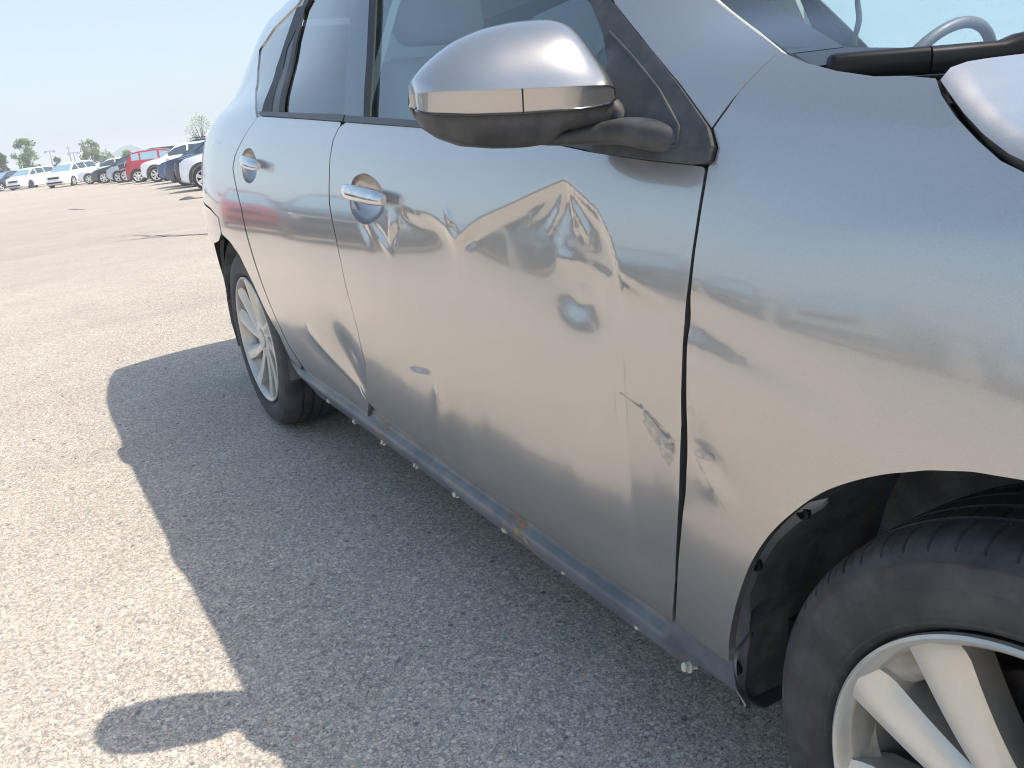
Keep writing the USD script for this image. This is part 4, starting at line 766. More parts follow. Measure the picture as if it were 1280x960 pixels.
# --- door mirror: silver cap over a black case on a black arm
mU, mV, mN = np.array([.3609941, .9325681, 0]), np.array([0, 0, 1.0]), np.array([.9325681, -.3609941, 0]); mC = np.array(MIRROR_C)
top, bot, crs, spl = (np.array(O[k]) for k in ('mir_top', 'mir_bot', 'mir_crease', 'mir_split'))
u0, u1 = top[:, 0].min(), top[:, 0].max()
def env(pts, lowest):
    o = np.argsort(pts[:, 0]); return pts[o]
def at_u(pts, q):
    o = np.argsort(pts[:, 0]); return np.interp(q, pts[o, 0], pts[o, 1])
nq = 56; un = (1 - np.cos(np.linspace(0, pi, nq))) / 2; uq = u0 + (u1 - u0) * (.004 + .992 * un)
from scipy.ndimage import gaussian_filter1d as _gf
vt = _gf(at_u(top, uq), 1.2); vc = np.minimum(_gf(at_u(crs, uq), 1.2), vt - .0008); vs = np.minimum(_gf(at_u(spl, uq), 1.2), vc - .001); vb = np.minimum(at_u(bot[:9], uq), vs - .001)
cf = (uq - u0) / (u1 - u0); D_ = .082 * (1 - np.abs(2 * cf - 1.05).clip(0, 1) ** 3.2) ** .5 + .004
def Mp(u_, v_, h_): return mC + u_ * mU + v_ * mV + h_ * mN
rows_t, rows_s, rows_b = [], [], []
for u_, t_, c_, s_, b_, d_ in zip(uq, vt, vc, vs, vb, D_):
    q = np.sin(np.linspace(0, 1, 16) * pi / 2)                             # crease -> top
    h = d_ * (.80 * np.sqrt(np.clip(1 - q ** 2, 0, 1)) + .20 * (1 - q))
    back = [Mp(u_, t_ - .002, -.03 * min(1, d_ / .05)), Mp(u_, t_ - .006, -.045 * min(1, d_ / .05))]
    rows_t.append([Mp(u_, c_ + (t_ - c_) * a, b) for a, b in zip(q, h)] + back)
    k = np.linspace(0, 1, 7); rows_s.append([Mp(u_, s_ + (c_ - s_) * a, d_ * (.93 + .07 * a) - .002) for a in k])
    k = np.linspace(0, 1, 12); rows_b.append([Mp(u_, b_ + (s_ - b_) * a, d_ * (.50 + .41 * math.sin(a * pi / 2) ** .8) - .004 if a > 0 else -.03) for a in k])
rt, rsd, rb_ = np.array(rows_t), np.array(rows_s), np.array(rows_b)
cap_ = face_out(cat(grid(rt)), mN + [0, 0, 1]); band_ = face_out(grid(rsd), mN); case_ = face_out(grid(rb_), mN - [0, 0, .5])
capsurf = cat(cap_, band_); capsurf.merge_vertices(digits_vertex=4)
mir = thing('door_mirror', '', '') if False else None
mirror = obj('door_mirror', capsurf, silver, car, 24); obj('mirror_case', case_, grain_black, mirror, 40)
rim_back = np.array([[Mp(u_, t_ - .006, -.045 * min(1, d_ / .05)), Mp(u_, b_ + .004, -.03)] for u_, t_, b_, d_ in zip(uq, vt, vb, D_)]); back_ = grid(rim_back); obj('mirror_glass', back_, chrome, mirror, False)
ck = np.array([Mp(u_, s_, d_ * .93 - .0005) for u_, s_, d_ in zip(uq[2:-2], vs[2:-2], D_[2:-2])]); obj('mirror_seal', tube(ck, .0013, 6), gloss_black, mirror, 40)
us = np.interp(.5, [0, 1], [O['mir_seam'][0][0], O['mir_seam'][1][0]]); d_s = np.interp(us, uq, D_); c_s, s_s = np.interp(us, uq, vc), np.interp(us, uq, vs)
obj('cap_joint', tube([Mp(us, s_s, d_s * .93 - .0016), Mp(us, (s_s + c_s) / 2, d_s * .965 - .0016), Mp(us, c_s, d_s - .0012)], .0009, 6), dark, mirror, 40)
# short arm from the foot of the case into the sail panel, with the pivot collar on it
am, co = np.array(O['mir_arm']), np.array(O['mir_collar'])
def ring_at(c, ru, rv, tn, n=20):
    th = np.linspace(0, 2 * pi, n, endpoint=False); a = np.cross(tn, [0, 0, 1]); a /= np.linalg.norm(a); b = np.cross(a, tn); c_, s_ = np.cos(th), np.sin(th)
    return c + (np.sign(c_) * np.abs(c_) ** .75 * ru)[:, None] * a + (np.sign(s_) * np.abs(s_) ** .75 * rv)[:, None] * b
ft = np.array(O['arm_foot']); fp = side(ft[:, 0], ft[:, 1]); fn = side_n(ft[:, 0], ft[:, 1])
ctr = np.array([Mp(am[0, 0], am[0, 1], .028), Mp(am[1, 0], am[1, 1], .024), .62 * Mp(am[2, 0], am[2, 1], .016) + .38 * (fp[0] + fn[0] * .020), fp[0] + fn[0] * .017, .5 * (fp[0] + fp[1]) + fn[0] * .010, fp[1] - fn[1] * .024])
tg = np.gradient(ctr, axis=0); tg[:, 2] = 0; tg /= np.linalg.norm(tg, axis=1, keepdims=True)
AR = np.array([ring_at(c, a, b, t) for c, a, b, t in zip(ctr, [.010, .020, .022, .022, .024, .026], [.005, .0095, .0135, .0165, .0185, .020], tg)])
arm_m = grid(np.transpose(AR, (1, 0, 2)), closed_u=True); arm_m = cat(arm_m, TM(np.vstack([AR[0], AR[0].mean(0)]), [(i, (i + 1) % 20, 20) for i in range(20)])); arm_m.merge_vertices(); arm_m.fix_normals()
arm_m = trimesh.Trimesh(*trimesh.remesh.subdivide_loop(arm_m.vertices, arm_m.faces, 1), process=False); obj('mirror_arm', arm_m, grain_black, mirror, 60)
CC = np.array([Mp(co[0, 0], co[0, 1], .012), Mp(co[1, 0], co[1, 1], .014), Mp(co[2, 0], co[2, 1], .012)]); th_ = np.linspace(0, 2 * pi, 24, endpoint=False)
CR = np.array([c + (np.cos(th_) * r1)[:, None] * mU + (np.sin(th_) * r2)[:, None] * mN for c, r1, r2 in zip([CC[0] + [0, 0, .003], CC[0], CC[1], CC[2]], [.012, .0155, .0165, .021], [.018, .022, .024, .026])])
col = grid(np.transpose(CR, (1, 0, 2)), closed_u=True); col = cat(col, TM(np.vstack([CR[0], CR[0].mean(0)]), [(i, (i + 1) % 24, 24) for i in range(24)])); col.merge_vertices(); col.fix_normals(); obj('pivot_collar', col, grain_black, mirror, 45)
obj('door_mirror', mirrored(cat(cap_, band_, case_, back_)), silver, car, 40); obj('mirror_sail_filler', mirrored(arm_m), grain_black, car, 60)
# thin wavy upright tube behind the windscreen
wavy_tube = thing('wavy_line', 'dark wavy upright line behind the windscreen of the silver hatchback', 'wavy_tube', matrix=tilt_matrix())
cz_ = np.linspace(1.40, 1.038, 60); cr = .0042 * (.75 + .55 * meshkit.noise(np.c_[cz_ * 45, cz_ * 0, cz_ * 0])); cp = np.stack([-.7338 + .0030 * np.sin(cz_ * 95), np.full(60, -.2) + .003 * np.sin(cz_ * 70), cz_], 1)
obj('wavy_tube', tube(cp, cr, 8), plain('wavy_dark', (.05, .055, .06), rough=.8), wavy_tube, 60)
TARS = [([(-10.4, -.45), (-10.0, .05), (-9.31, .42), (-8.9, .75)], .022, 'long dark crack filled with tar on the asphalt behind the silver hatchback'),
        ([(-10.9, -.15), (-10.35, -.05), (-10.0, .18)], .020, 'short dark tar streak beside the long filled crack'),
        ([(-25.9, .24), (-25.0, .40), (-24.3, .55)], .045, 'thin dark tar line far out on the open asphalt')]
SHADOW_STRIP = [(-21.9, 2.40), (-20.4, 3.75)]
_row, _refl = 'cars parked in the far row', 'cars parked in the row beside the yard'
H = math.radians
PARKED = [
 ('parked_sedan', 'sedan', 'navy', (-79.7, -.95), H(-52), 'dark navy sedan cut off by the left edge beside the white minivan', dict(group=_row)),
 ('parked_minivan', 'van', 'white', (-74.98, 0.87), H(-38), 'white minivan standing farthest left in the row, beside a dark navy sedan', dict(group=_row, scale=0.86, rim='dark')),
 ('parked_minivan', 'van', 'white', (-62.20, 2.73), H(-35), 'white minivan standing right of the first one, beside a white sedan', dict(group=_row, scale=0.84)),
 ('parked_sedan', 'sedan', 'pearl', (-59.55, 4.36), H(-116), 'white sedan between the second white minivan and a black sedan', dict(group=_row, scale=0.95)),
 ('parked_sedan', 'sedan', 'black', (-56.13, 4.83), H(-116), 'black sedan parked between a white sedan and a silver car', dict(group=_row, scale=0.98)),
 ('parked_hatch', 'hatch', 'silvercar', (-51.70, 5.06), H(-116), 'silver small car with only its front corner showing beside a dark SUV', dict(group=_row, scale=0.95)),
 ('parked_suv', 'suv', 'charcoal', (-51.53, 5.41), H(-116), 'dark grey SUV parked just left of the red hatchback', dict(group=_row, scale=0.95)),
 ('parked_hatch', 'hatch', 'red', (-46.57, 5.16), H(74), 'red hatchback parked with its rear to the open asphalt', dict(group=_row, scale=0.95, ref='xr', lightwin=True)),
 ('parked_suv', 'suv', 'black', (-51.2, 7.6), H(-116), 'black SUV with roof rails rising behind the red hatchback', dict(group=_row, roof_box=True, scale=1.07)),
 ('parked_suv', 'suv', 'white', (-42.53, 5.48), H(-114), 'white SUV with black wheel arches right of the red hatchback', dict(group=_row, scale=0.93, cladding=True, rim='light')),
 ('parked_sedan', 'hatch', 'blue', (-37.73, 5.38), H(-112), 'blue car between the white SUV and a navy SUV', dict(group=_row, scale=0.95)),
 ('parked_suv', 'suv', 'navy', (-32.26, 4.75), H(-114), 'navy SUV in front of the blue car', dict(group=_row, scale=0.93)),
 ('parked_suv', 'suv', 'black', (-29.99, 4.67), H(-112), 'black SUV between the navy SUV and the nearest white SUV', dict(group=_row, scale=0.93, cladding=True)),
 ('parked_suv', 'suv', 'pearl', (-26.38, 4.17), H(-114), 'white SUV with silver wheels, nearest of the far row, half hidden by the silver hatchback', dict(group=_row, scale=0.93, cladding=True)),
 # the row that the hatchback's flank reflects
 ('parked_hatch', 'hatch', 'red', (-15.5, -3.9), H(15), 'red hatchback mirrored by the silver hatchback just below its rear door handle', dict(group=_refl)),
 ('parked_minivan', 'van', 'charcoal', (-13.0, -5.0), H(25), 'dark grey minivan mirrored as a grey band across the rear door', dict(group=_refl, scale=1.08)),
 ('parked_minivan', 'van', 'greycar', (-11.7, -7.0), H(33), 'grey minivan mirrored beside the front door handle', dict(group=_refl)),
 ('parked_suv', 'suv', 'charcoal', (-10.5, -8.9), H(42), 'dark grey SUV mirrored left of the creases in the front door', dict(group=_refl, scale=1.08)),
 ('parked_minivan', 'van', 'greycar', (-8.9, -10.5), H(52), 'grey minivan mirrored in the middle of the front door', dict(group=_refl)),
 ('parked_suv', 'suv', 'silvercar', (-7.0, -11.8), H(61), 'silver SUV mirrored in the crushed corner of the front door', dict(group=_refl, scale=1.08)),
 ('parked_minivan', 'van', 'silvercar', (-4.9, -12.7), H(71), 'silver minivan mirrored at the front edge of the front door', dict(group=_refl, lightwin=True)),
 ('parked_minivan', 'van', 'pearl', (-2.6, -13.3), H(80), 'white minivan mirrored as a pale streak in the front wing', dict(group=_refl, lightwin=True)),
 ('parked_suv', 'suv', 'white', (-.3, -13.5), H(88), 'white SUV mirrored in the front wing right of the pale streak', dict(group=_refl, lightwin=True, scale=1.06)),
 ('parked_minivan', 'van', 'pearl', (2.1, -13.3), H(98), 'white minivan mirrored in the front wing above the wheel', dict(group=_refl, lightwin=True)),
]
TREES = [((-109.6, 3.2), 4.5, 2.5, 'leafy tree standing alone behind the first white minivan', 'a', dict(seed=1, nclump=30, leaves=2600, size=.13)),
 ((-99.6, .45), 3.2, 1.6, 'dark leafy tree at the left edge behind the navy sedan', 'c', dict(seed=2, leaves=1600, size=.13)),
 ((-109.4, 6.0), 2.35, 1.45, 'small round tree behind the gap between the white minivans', 'c', dict(seed=3, leaves=1500, size=.10, trunk_h=.2)),
 ((-104.1, 9.0), 3.6, 2.2, 'pale green tree behind the white sedan', 'b', dict(seed=4, leaves=2000, size=.12)),
 ((-108.9, 11.0), 2.3, 2.0, 'low green tree behind the black sedan', 'b', dict(seed=5, leaves=1500, size=.11, trunk_h=.15)),
 ((-106.0, 12.8), 2.0, 2.2, 'low bushy tree left of the shed roof', 'a', dict(seed=6, leaves=1500, size=.11, trunk_h=.15)),
 ((-119.0, 4.6), 1.9, 1.5, 'low shrub-like tree beside the tall lone tree', 'c', dict(seed=7, leaves=900, size=.11, trunk_h=.15)),
 ((-114.0, 6.9), 1.75, .6, 'thin dark sapling by the lamp mast', 'c', dict(seed=8, leaves=300, size=.09, nclump=10)),
 ((-88.0, 17.25), 4.3, 2.7, 'sparse airy tree rising above the dark SUVs', 'b', dict(seed=9, leaves=700, size=.085, nclump=34, trunk_h=.35))]
MASTS = [((-239.2, 13.8), 5.6, True, 'far lamp mast with a lamp head above the white minivans'), ((-219.0, 16.3), 5.9, False, 'far slender pole with a short cross arm'), ((-225.0, 17.6), 4.4, True, 'short far lamp mast right of the slender pole')]
SHEDS = [((-246.6, 31.8), 16, 8.5, 2.4, 5.0, pi / 2, 'pale gabled shed behind the red hatchback'), ((-300.0, 6.5), 30, 10, 2.0, 3.4, 0, 'long low pale shed far behind the white minivans')]
# ------------------------------------------------------------------ the yard: old pale asphalt with exposed stones
asphalt = look('old_asphalt', {
    'g': ('geometry', {}),
    'v1': ('voronoi_texture', dict(scale=136, randomness=1)), 'v2': ('voronoi_texture', dict(scale=300, randomness=1)), 'v3': ('voronoi_texture', dict(scale=48, randomness=1)),
    'ed': ('voronoi_texture', dict(scale=136, feature='distance_to_edge')),
    's1': ('separate_color', {}), 's2': ('separate_color', {}), 's3': ('separate_color', {}),
    'big': ('noise_texture', dict(scale=.35, detail=6, roughness=.6)), 'mid': ('noise_texture', dict(scale=3.2, detail=6, roughness=.65)), 'fine': ('noise_texture', dict(scale=700, detail=3, roughness=.7)),
    'stretch': ('mapping', dict(rotation=(0, 0, .16), scale=(.55, .05, 1))), 'trk': ('noise_texture', dict(scale=1.6, detail=5, roughness=.6)),
    'stone': ('rgb_ramp', dict(ramp=G_STONE)),
    'grit': ('rgb_ramp', dict(ramp=G_GRIT)),
    'pick': ('map_range', dict(from_min=.50, from_max=.62, to_min=0, to_max=1, clamp=True)),
    'm1': ('mix_color', {}),
    'dkm': ('map_range', dict(from_min=.972, from_max=.98, to_min=0, to_max=.6, clamp=True)), 'dkd': ('map_range', dict(from_min=.42, from_max=.20, to_min=0, to_max=1, clamp=True)), 'dk': ('math', dict(math_type='multiply')),
    'm2': ('mix_color', dict(b=(.055, .058, .066))),
    'edm': ('map_range', dict(from_min=0.0, from_max=.10, to_min=.56, to_max=1, clamp=True)), 'm3': ('mix_color', dict(blend_type='multiply', fac=1.0)),
    'bm': ('map_range', dict(from_min=.3, from_max=.7, to_min=.93, to_max=1.06, clamp=True)), 'm4': ('mix_color', dict(blend_type='multiply', fac=1.0)),
    'mm': ('map_range', dict(from_min=.3, from_max=.72, to_min=.93, to_max=1.06, clamp=True)), 'm5': ('mix_color', dict(blend_type='multiply', fac=1.0)),
    'tm': ('map_range', dict(from_min=.58, from_max=.75, to_min=1.0, to_max=.88, clamp=True)), 'm6': ('mix_color', dict(blend_type='multiply', fac=1.0)),
    'h1': ('math', dict(math_type='multiply_add', value2=.6)), 'bp': ('bump', dict(strength=.8, distance=.006)),
    'p': ('principled_bsdf', dict(roughness=.86, specular_ior_level=.3))},
    [('g.position', f'{k}.vector') for k in ('v1', 'v2', 'v3', 'ed', 'big', 'mid', 'fine', 'stretch')] + [('stretch.vector', 'trk.vector'),
    ('v1.color', 's1.color'), ('v2.color', 's2.color'), ('v3.color', 's3.color'), ('s1.r', 'stone.fac'), ('s2.r', 'grit.fac'), ('s1.g', 'pick.value'), ('pick.result', 'm1.fac'), ('grit.color', 'm1.a'), ('stone.color', 'm1.b'),
    ('s3.r', 'dkm.value'), ('v3.distance', 'dkd.value'), ('dkm.result', 'dk.value1'), ('dkd.result', 'dk.value2'), ('dk.value', 'm2.fac'), ('m1.result', 'm2.a'),
    ('ed.distance', 'edm.value'), ('m2.result', 'm3.a'), ('edm.result', 'm3.b'), ('big.fac', 'bm.value'), ('m3.result', 'm4.a'), ('bm.result', 'm4.b'), ('mid.fac', 'mm.value'), ('m4.result', 'm5.a'), ('mm.result', 'm5.b'),
    ('trk.fac', 'tm.value'), ('m5.result', 'm6.a'), ('tm.result', 'm6.b'), ('m6.result', 'p.base_color'), ('s2.g', 'h1.value1'), ('s1.g', 'h1.value3'), ('h1.value', 'bp.height'), ('bp.normal', 'p.normal')], 'p.BSDF')
nL = TILT @ np.array([0, 0, 1.0])
def ground_z(x, y):
    r = np.hypot(np.asarray(x) + 1.3, (np.asarray(y) + .4)); t = np.clip((r - 4.2) / 14, 0, 1); w = 1 - t * t * (3 - 2 * t)
    return -(nL[0] * x + nL[1] * y) / nL[2] * w
rr_ = np.concatenate([[0], np.linspace(.5, 6, 12), np.geomspace(7, 1500, 46)]); tt_ = np.linspace(0, 2 * pi, 121)[:-1]
GX = -1.3 + rr_[:, None] * np.cos(tt_)[None]; GY = -.4 + rr_[:, None] * np.sin(tt_)[None]
g_ = obj('car_park_ground', grid(np.transpose(np.stack([GX, GY, ground_z(GX, GY)], -1), (1, 0, 2)), closed_u=True, flip=True), asphalt, None, True)
tag(g_, 'pale old asphalt ground of the car park', 'ground', kind='structure')
grass_m = plain('dry_grass', (.10, .13, .055), rough=.95, var=.4, scale=.8)
gx = np.linspace(-118, -900, 30); gy = np.linspace(-500, 500, 40); GG = np.stack([*np.meshgrid(gx, gy, indexing='ij'), np.zeros((30, 40))], -1); GG[..., 2] = .05 + .5 * meshkit.noise(np.stack([GG[..., 0] * .03, GG[..., 1] * .03, GG[..., 0] * 0], -1))
GG[0, :, 2] = -.1
fld = obj('field', face_out(grid(GG), np.array([0, 0, 1.0])), grass_m, None, True); tag(fld, 'strip of grass field beyond the far row of parked cars', 'field', kind='structure')
# loose grit on the asphalt near the car
pm = plain('grit_stone', (.22, .205, .19), rough=.85, var=.5, scale=25)
ico = trimesh.creation.icosphere(1, 1.0); GV, GF = [], []
for k in range(900):
    r = 4.8 * math.sqrt(rng.uniform(0, 1)); a = rng.uniform(0, 2 * pi); x, y = -1.6 + r * math.cos(a), -1.6 + r * math.sin(a); s = .0018 + .0035 * rng.random() ** 3
    v = ico.vertices * s * rng.uniform(.6, 1.2, 3) * [1, 1, .7]; v = v * (1 + .15 * rng.standard_normal((len(v), 1))); v = v + [x, y, float(ground_z(x, y)) + s * .35]
    GF.append(ico.faces + 42 * k); GV.append(v)
gr = obj('loose_grit', TM(np.vstack(GV), np.vstack(GF)), pm, None, False); tag(gr, 'loose grit and small stones scattered over the pale asphalt', 'grit', kind='stuff')
tar = plain('tar_and_shadow', (.085, .083, .085), rough=.75, bump=.4, scale=150, var=.5)  # for the tar seals, and for the strip that stands for a shadow
def tar_strip(pts, w, label):
    pts = np.array(pts, float); q = rs_(pts, 60); d = np.gradient(q, axis=0); d /= np.linalg.norm(d, axis=1, keepdims=True); nn_ = np.stack([-d[:, 1], d[:, 0]], 1)
    ww = w * (.3 + 1.2 * meshkit.noise(np.c_[q * 9, np.zeros(60)])) * np.sin(np.linspace(.05, pi - .05, 60)) ** .5; q = q + nn_ * (.05 * (meshkit.noise(np.c_[q * 2.3, np.ones(60)]) - .5))[:, None]
    a, b = q + nn_ * ww[:, None], q - nn_ * ww[:, None]; P = np.stack([np.c_[a, ground_z(a[:, 0], a[:, 1]) + .005], np.c_[b, ground_z(b[:, 0], b[:, 1]) + .005]], 1)
    o = obj('tar_seal', face_out(grid(P), np.array([0, 0, 1.0])), tar, None, False); tag(o, label, 'tar seal')
for pts, w, l in TARS: tar_strip(pts, w, l)
bt = thing('dark_strip', 'added dark strip standing for a long shadow on the open asphalt before the parked cars', 'shadow_strip', loc=(0, 0, 0))  # a long cast shadow, put in as a dark solid strip
P0 = np.array(SHADOW_STRIP[0]); P2 = np.array(SHADOW_STRIP[1]); q = np.linspace(0, 1, 24)[:, None] * (P2 - P0) + P0; d = (P2 - P0) / np.linalg.norm(P2 - P0); n2 = np.array([-d[1], d[0]])
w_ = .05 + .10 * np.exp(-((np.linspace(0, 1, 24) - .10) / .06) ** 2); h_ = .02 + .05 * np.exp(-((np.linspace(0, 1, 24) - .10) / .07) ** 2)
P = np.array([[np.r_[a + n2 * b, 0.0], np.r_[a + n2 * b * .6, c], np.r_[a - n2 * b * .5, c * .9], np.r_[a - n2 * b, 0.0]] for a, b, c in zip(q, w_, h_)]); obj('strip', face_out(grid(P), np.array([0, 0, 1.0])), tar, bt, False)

# ------------------------------------------------------------------ parked cars
car_glass = look('car_glass', {'p': ('principled_bsdf', dict(base_color=(.05, .075, .09), roughness=.06, coat_weight=.5))}, [], 'p.BSDF')
light_glass = look('car_glass_light', {'p': ('principled_bsdf', dict(base_color=(.22, .33, .40), roughness=.06, coat_weight=.5))}, [], 'p.BSDF')
PAINTS = {k: paint('paint_' + k, c, rough=.35, metal=m, dust=.2) for k, (c, m) in dict(white=((.78, .78, .77), .0), pearl=((.70, .71, .72), .1), navy=((.018, .028, .075), .3), black=((.012, .013, .016), .2), red=((.34, .012, .028), .2), silvercar=((.45, .46, .47), .6), greycar=((.10, .11, .12), .5), blue=((.02, .07, .17), .3), charcoal=((.035, .038, .042), .4)).items()}
far_tyre = plain('far_tyre', (.02, .02, .021), rough=.7); far_rim = plain('far_rim', (.55, .55, .54), rough=.3, metal=.6); far_rim_dark = plain('far_rim_dark', (.05, .05, .052), rough=.3, metal=.5)
# side outlines: (x from nose, z) of the lower body's top edge (bonnet, belt, boot) and of the whole silhouette
TYPES = {
 'van':   dict(L=5.10, W=1.98, clr=.17, R=.345, xf=.98, xr=4.05, belt=[(0, .55), (.05, .80), (.25, .93), (.95, 1.06), (1.3, 1.10), (4.9, 1.16), (5.08, 1.0), (5.10, .55)], roof=[(1.02, 1.07), (1.90, 1.62), (2.4, 1.73), (4.2, 1.73), (4.78, 1.66), (5.04, 1.12)], side=[(1.28, 2.15, .12), (2.25, 3.30, .0), (3.40, 4.72, .0)]),
 'sedan': dict(L=4.70, W=1.82, clr=.16, R=.325, xf=.80, xr=3.55, belt=[(0, .50), (.06, .68), (.35, .78), (1.15, .90), (1.5, .93), (3.9, .98), (4.6, 1.0), (4.68, .80), (4.70, .5)], roof=[(1.18, .91), (2.05, 1.38), (2.55, 1.44), (3.1, 1.40), (4.02, 1.0)], side=[(1.60, 2.52, .2), (2.60, 3.45, .25)]),
 'suv':   dict(L=4.55, W=1.86, clr=.20, R=.355, xf=.76, xr=3.50, belt=[(0, .60), (.05, .86), (.22, .96), (1.05, 1.06), (1.35, 1.08), (4.3, 1.14), (4.50, 1.0), (4.55, .6)], roof=[(1.10, 1.07), (1.80, 1.55), (2.3, 1.66), (3.5, 1.64), (4.05, 1.58), (4.46, 1.12)], side=[(1.45, 2.35, .15), (2.45, 3.30, .0), (3.38, 3.98, .0)]),
 'hatch': dict(L=3.96, W=1.76, clr=.17, R=.32, xf=.74, xr=3.40, belt=[(0, .55), (.05, .75), (.3, .86), (.95, .96), (1.2, .98), (3.75, 1.05), (3.92, .95), (3.96, .5)], roof=[(1.0, .97), (1.75, 1.46), (2.25, 1.56), (3.2, 1.53), (3.60, 1.46), (3.90, 1.02)], side=[(1.30, 2.18, .15), (2.28, 3.10, .0), (3.18, 3.55, .12)]),
}
def interp(pts, x): p_ = np.array(pts); return np.interp(x, p_[:, 0], p_[:, 1])
def car_parts(kind):
    T = TYPES[kind]; L, W, clr, R = T['L'], T['W'], T['clr'], T['R']; hw = W / 2
    xs = np.unique(np.concatenate([np.linspace(0, L, 46), [p_[0] for p_ in T['belt']], [p_[0] for p_ in T['roof']]])); xs = xs[np.concatenate([[True], np.diff(xs) > .004])]
    taper = lambda x: 1 - .34 * np.clip((.80 - x) / .80, 0, 1) ** 2.0 - .12 * np.clip((x - (L - .45)) / .45, 0, 1) ** 2.2
    rows = []
    for x in xs:
        b = float(interp(T['belt'], x)); rx = (x - T['roof'][0][0]) * (T['roof'][-1][0] - x); r = max(b + .012, float(interp(T['roof'], x))) if rx > 0 else b + .012 + .03 * min(1, x, L - x)
        w = hw * taper(x); z0 = clr + .10 * np.clip((.35 - x) / .35, 0, 1) + .10 * np.clip((x - L + .35) / .35, 0, 1)
        g = w - .05; h = r - b; wr = max(.30 * w, g - .10 - .34 * h) if h > .06 else g * .86
        half = [(0, z0), (.80 * w, z0), (.95 * w, z0 + .05), (.985 * w, z0 + .22 * (b - z0)), (1.0 * w, z0 + .55 * (b - z0)), (.985 * w, z0 + .85 * (b - z0)), (.945 * w, b), (g * .97 + (wr - g) * .08, b + .03 * min(1, h * 4)), (wr + .02 if h > .06 else wr, b + h * .88 if h > .06 else r - .004), (wr - .06 if h > .06 else wr * .8, r - .012), (wr * .5, r), (0, r + .008)]
        rows.append([(x, y, z) for y, z in half] + [(x, -y, z) for y, z in half[-2:0:-1]])
    P = np.array(rows); m = grid(P); n = P.shape[1]
    idx = np.arange(len(P) * n).reshape(len(P), n); a, b_, c, d = idx[:-1, -1], idx[1:, -1], idx[1:, 0], idx[:-1, 0]
    F = np.vstack([m.faces, np.stack([a, b_, c], 1), np.stack([a, c, d], 1)]); V = [P.reshape(-1, 3)]
    k = len(P) * n
    for ring, fl in ((idx[0], False), (idx[-1], True)):
        V.append(P.reshape(-1, 3)[ring].mean(0)[None]); f = np.array([(ring[i], ring[(i + 1) % n], k) for i in range(n)]); F = np.vstack([F, f[:, ::-1] if fl else f]); k += 1
    sh = trimesh.Trimesh(np.vstack(V), F, process=False); sh.fix_normals()
    man = m3.Manifold(m3.Mesh(np.asarray(sh.vertices, np.float32), np.asarray(sh.faces, np.uint32)))
    if man.is_empty() or man.volume() < 0: man = m3.Manifold(m3.Mesh(np.asarray(sh.vertices, np.float32), np.asarray(sh.faces[:, ::-1], np.uint32)))
    cutR = R + .055
    for cx in (T['xf'], T['xr']):
        for sy in (-1, 1):
            cyl = m3.Manifold.cylinder(.34, cutR, cutR, 40).rotate((90, 0, 0)).translate((cx, (hw + .1) if sy > 0 else -(hw - .24), R))
            man = man - cyl
    q = man.to_mesh(); out = {'body': TM(q.vert_properties[:, :3], q.tri_verts)}
    def gw(x, k):                                                      # greenhouse half width at height fraction k
        b = float(interp(T['belt'], x)); r = max(b + .012, float(interp(T['roof'], x))); w = hw * taper(x); g = w - .05; h = r - b; wr = max(.30 * w, g - .10 - .34 * h)
        lo_, hi_ = (g * .97 + (wr - g) * .08, b + .03), (wr + .02, b + h * .88); return lo_[0] + (hi_[0] - lo_[0]) * k, lo_[1] + (hi_[1] - lo_[1]) * k
    wins = []
    for x0, x1, sl in T['side']:
        for sy in (1, -1):
            pts = []
            for x in np.linspace(x0, x1, 9):
                ka = .06; y0, z0 = gw(x, ka); zt = max(float(interp(T['roof'], x)), 0); y1, z1 = gw(x, .93); pts.append([(x, sy * (y0 + .008), z0), (x, sy * (y1 + .008), max(z1, z0 + .004))])
            wins.append(grid(np.array(pts), flip=sy > 0))
    out['windows'] = wins
    (xa, za), (xb_, zb) = T['roof'][0], T['roof'][1]
    def screen(xa, xb_, front):
        rows = []
        for t in np.linspace(.05, .93, 8):
            x = xa + (xb_ - xa) * t; b = float(interp(T['belt'], x)); r = float(interp(T['roof'], x)); y0, _ = gw(x, 1.0); w = max(y0 - .10, .2)
            rows.append([(x + (-.012 if front else .012), w * u_, r + .016 - .01 * u_ * u_) for u_ in np.linspace(-1, 1, 9)])
        return grid(np.array(rows), flip=not front)
    out['windscreen'] = face_out(screen(xa, xb_, True), np.array([-1, 0, 1.0])); out['rear_window'] = face_out(screen(T['roof'][-1][0], T['roof'][-2][0], False), np.array([1, 0, 1.0]))
    b0 = float(interp(T['belt'], .12)); fw_ = hw * taper(.12)
    out['headlamps'] = [face_out(grid(np.array([[( -.012 + .30 * max(0, v_ - .45) ** 1.4 * 1.0 + .012 * 0, sy * fw_ * v_, z) for z in (b0 - .20, b0 - .13, b0 - .05)] for v_ in np.linspace(.55, 1.015, 7)])), np.array([-1, 0, 0.0])) for sy in (1, -1)]
    bl = float(interp(T['belt'], L - .08)); rw = hw * taper(L - .1)
    out['tail_lamps'] = [face_out(grid(np.array([[(L + .012 - .26 * max(0, v_ - .6) ** 1.4, sy * rw * v_, z) for z in (bl - .22, bl - .08, bl + .06)] for v_ in np.linspace(.66, 1.02, 6)])), np.array([1, 0, 0.0])) for sy in (1, -1)]
    out['grille'] = cat(box(-.02, .05, -.42, .42, b0 - .20, b0 - .06, .01), box(-.022, .05, -.60, .60, clr + .14, clr + .26, .01))
    out['mirrors'] = [cat(box(T['roof'][0][0] + .34, T['roof'][0][0] + .46, min(s * (hw - .03), s * (hw + .17)), max(s * (hw - .03), s * (hw + .17)), 1.0 if kind != 'sedan' else .92, 1.15 if kind != 'sedan' else 1.06, .03)) for s in (1, -1)]
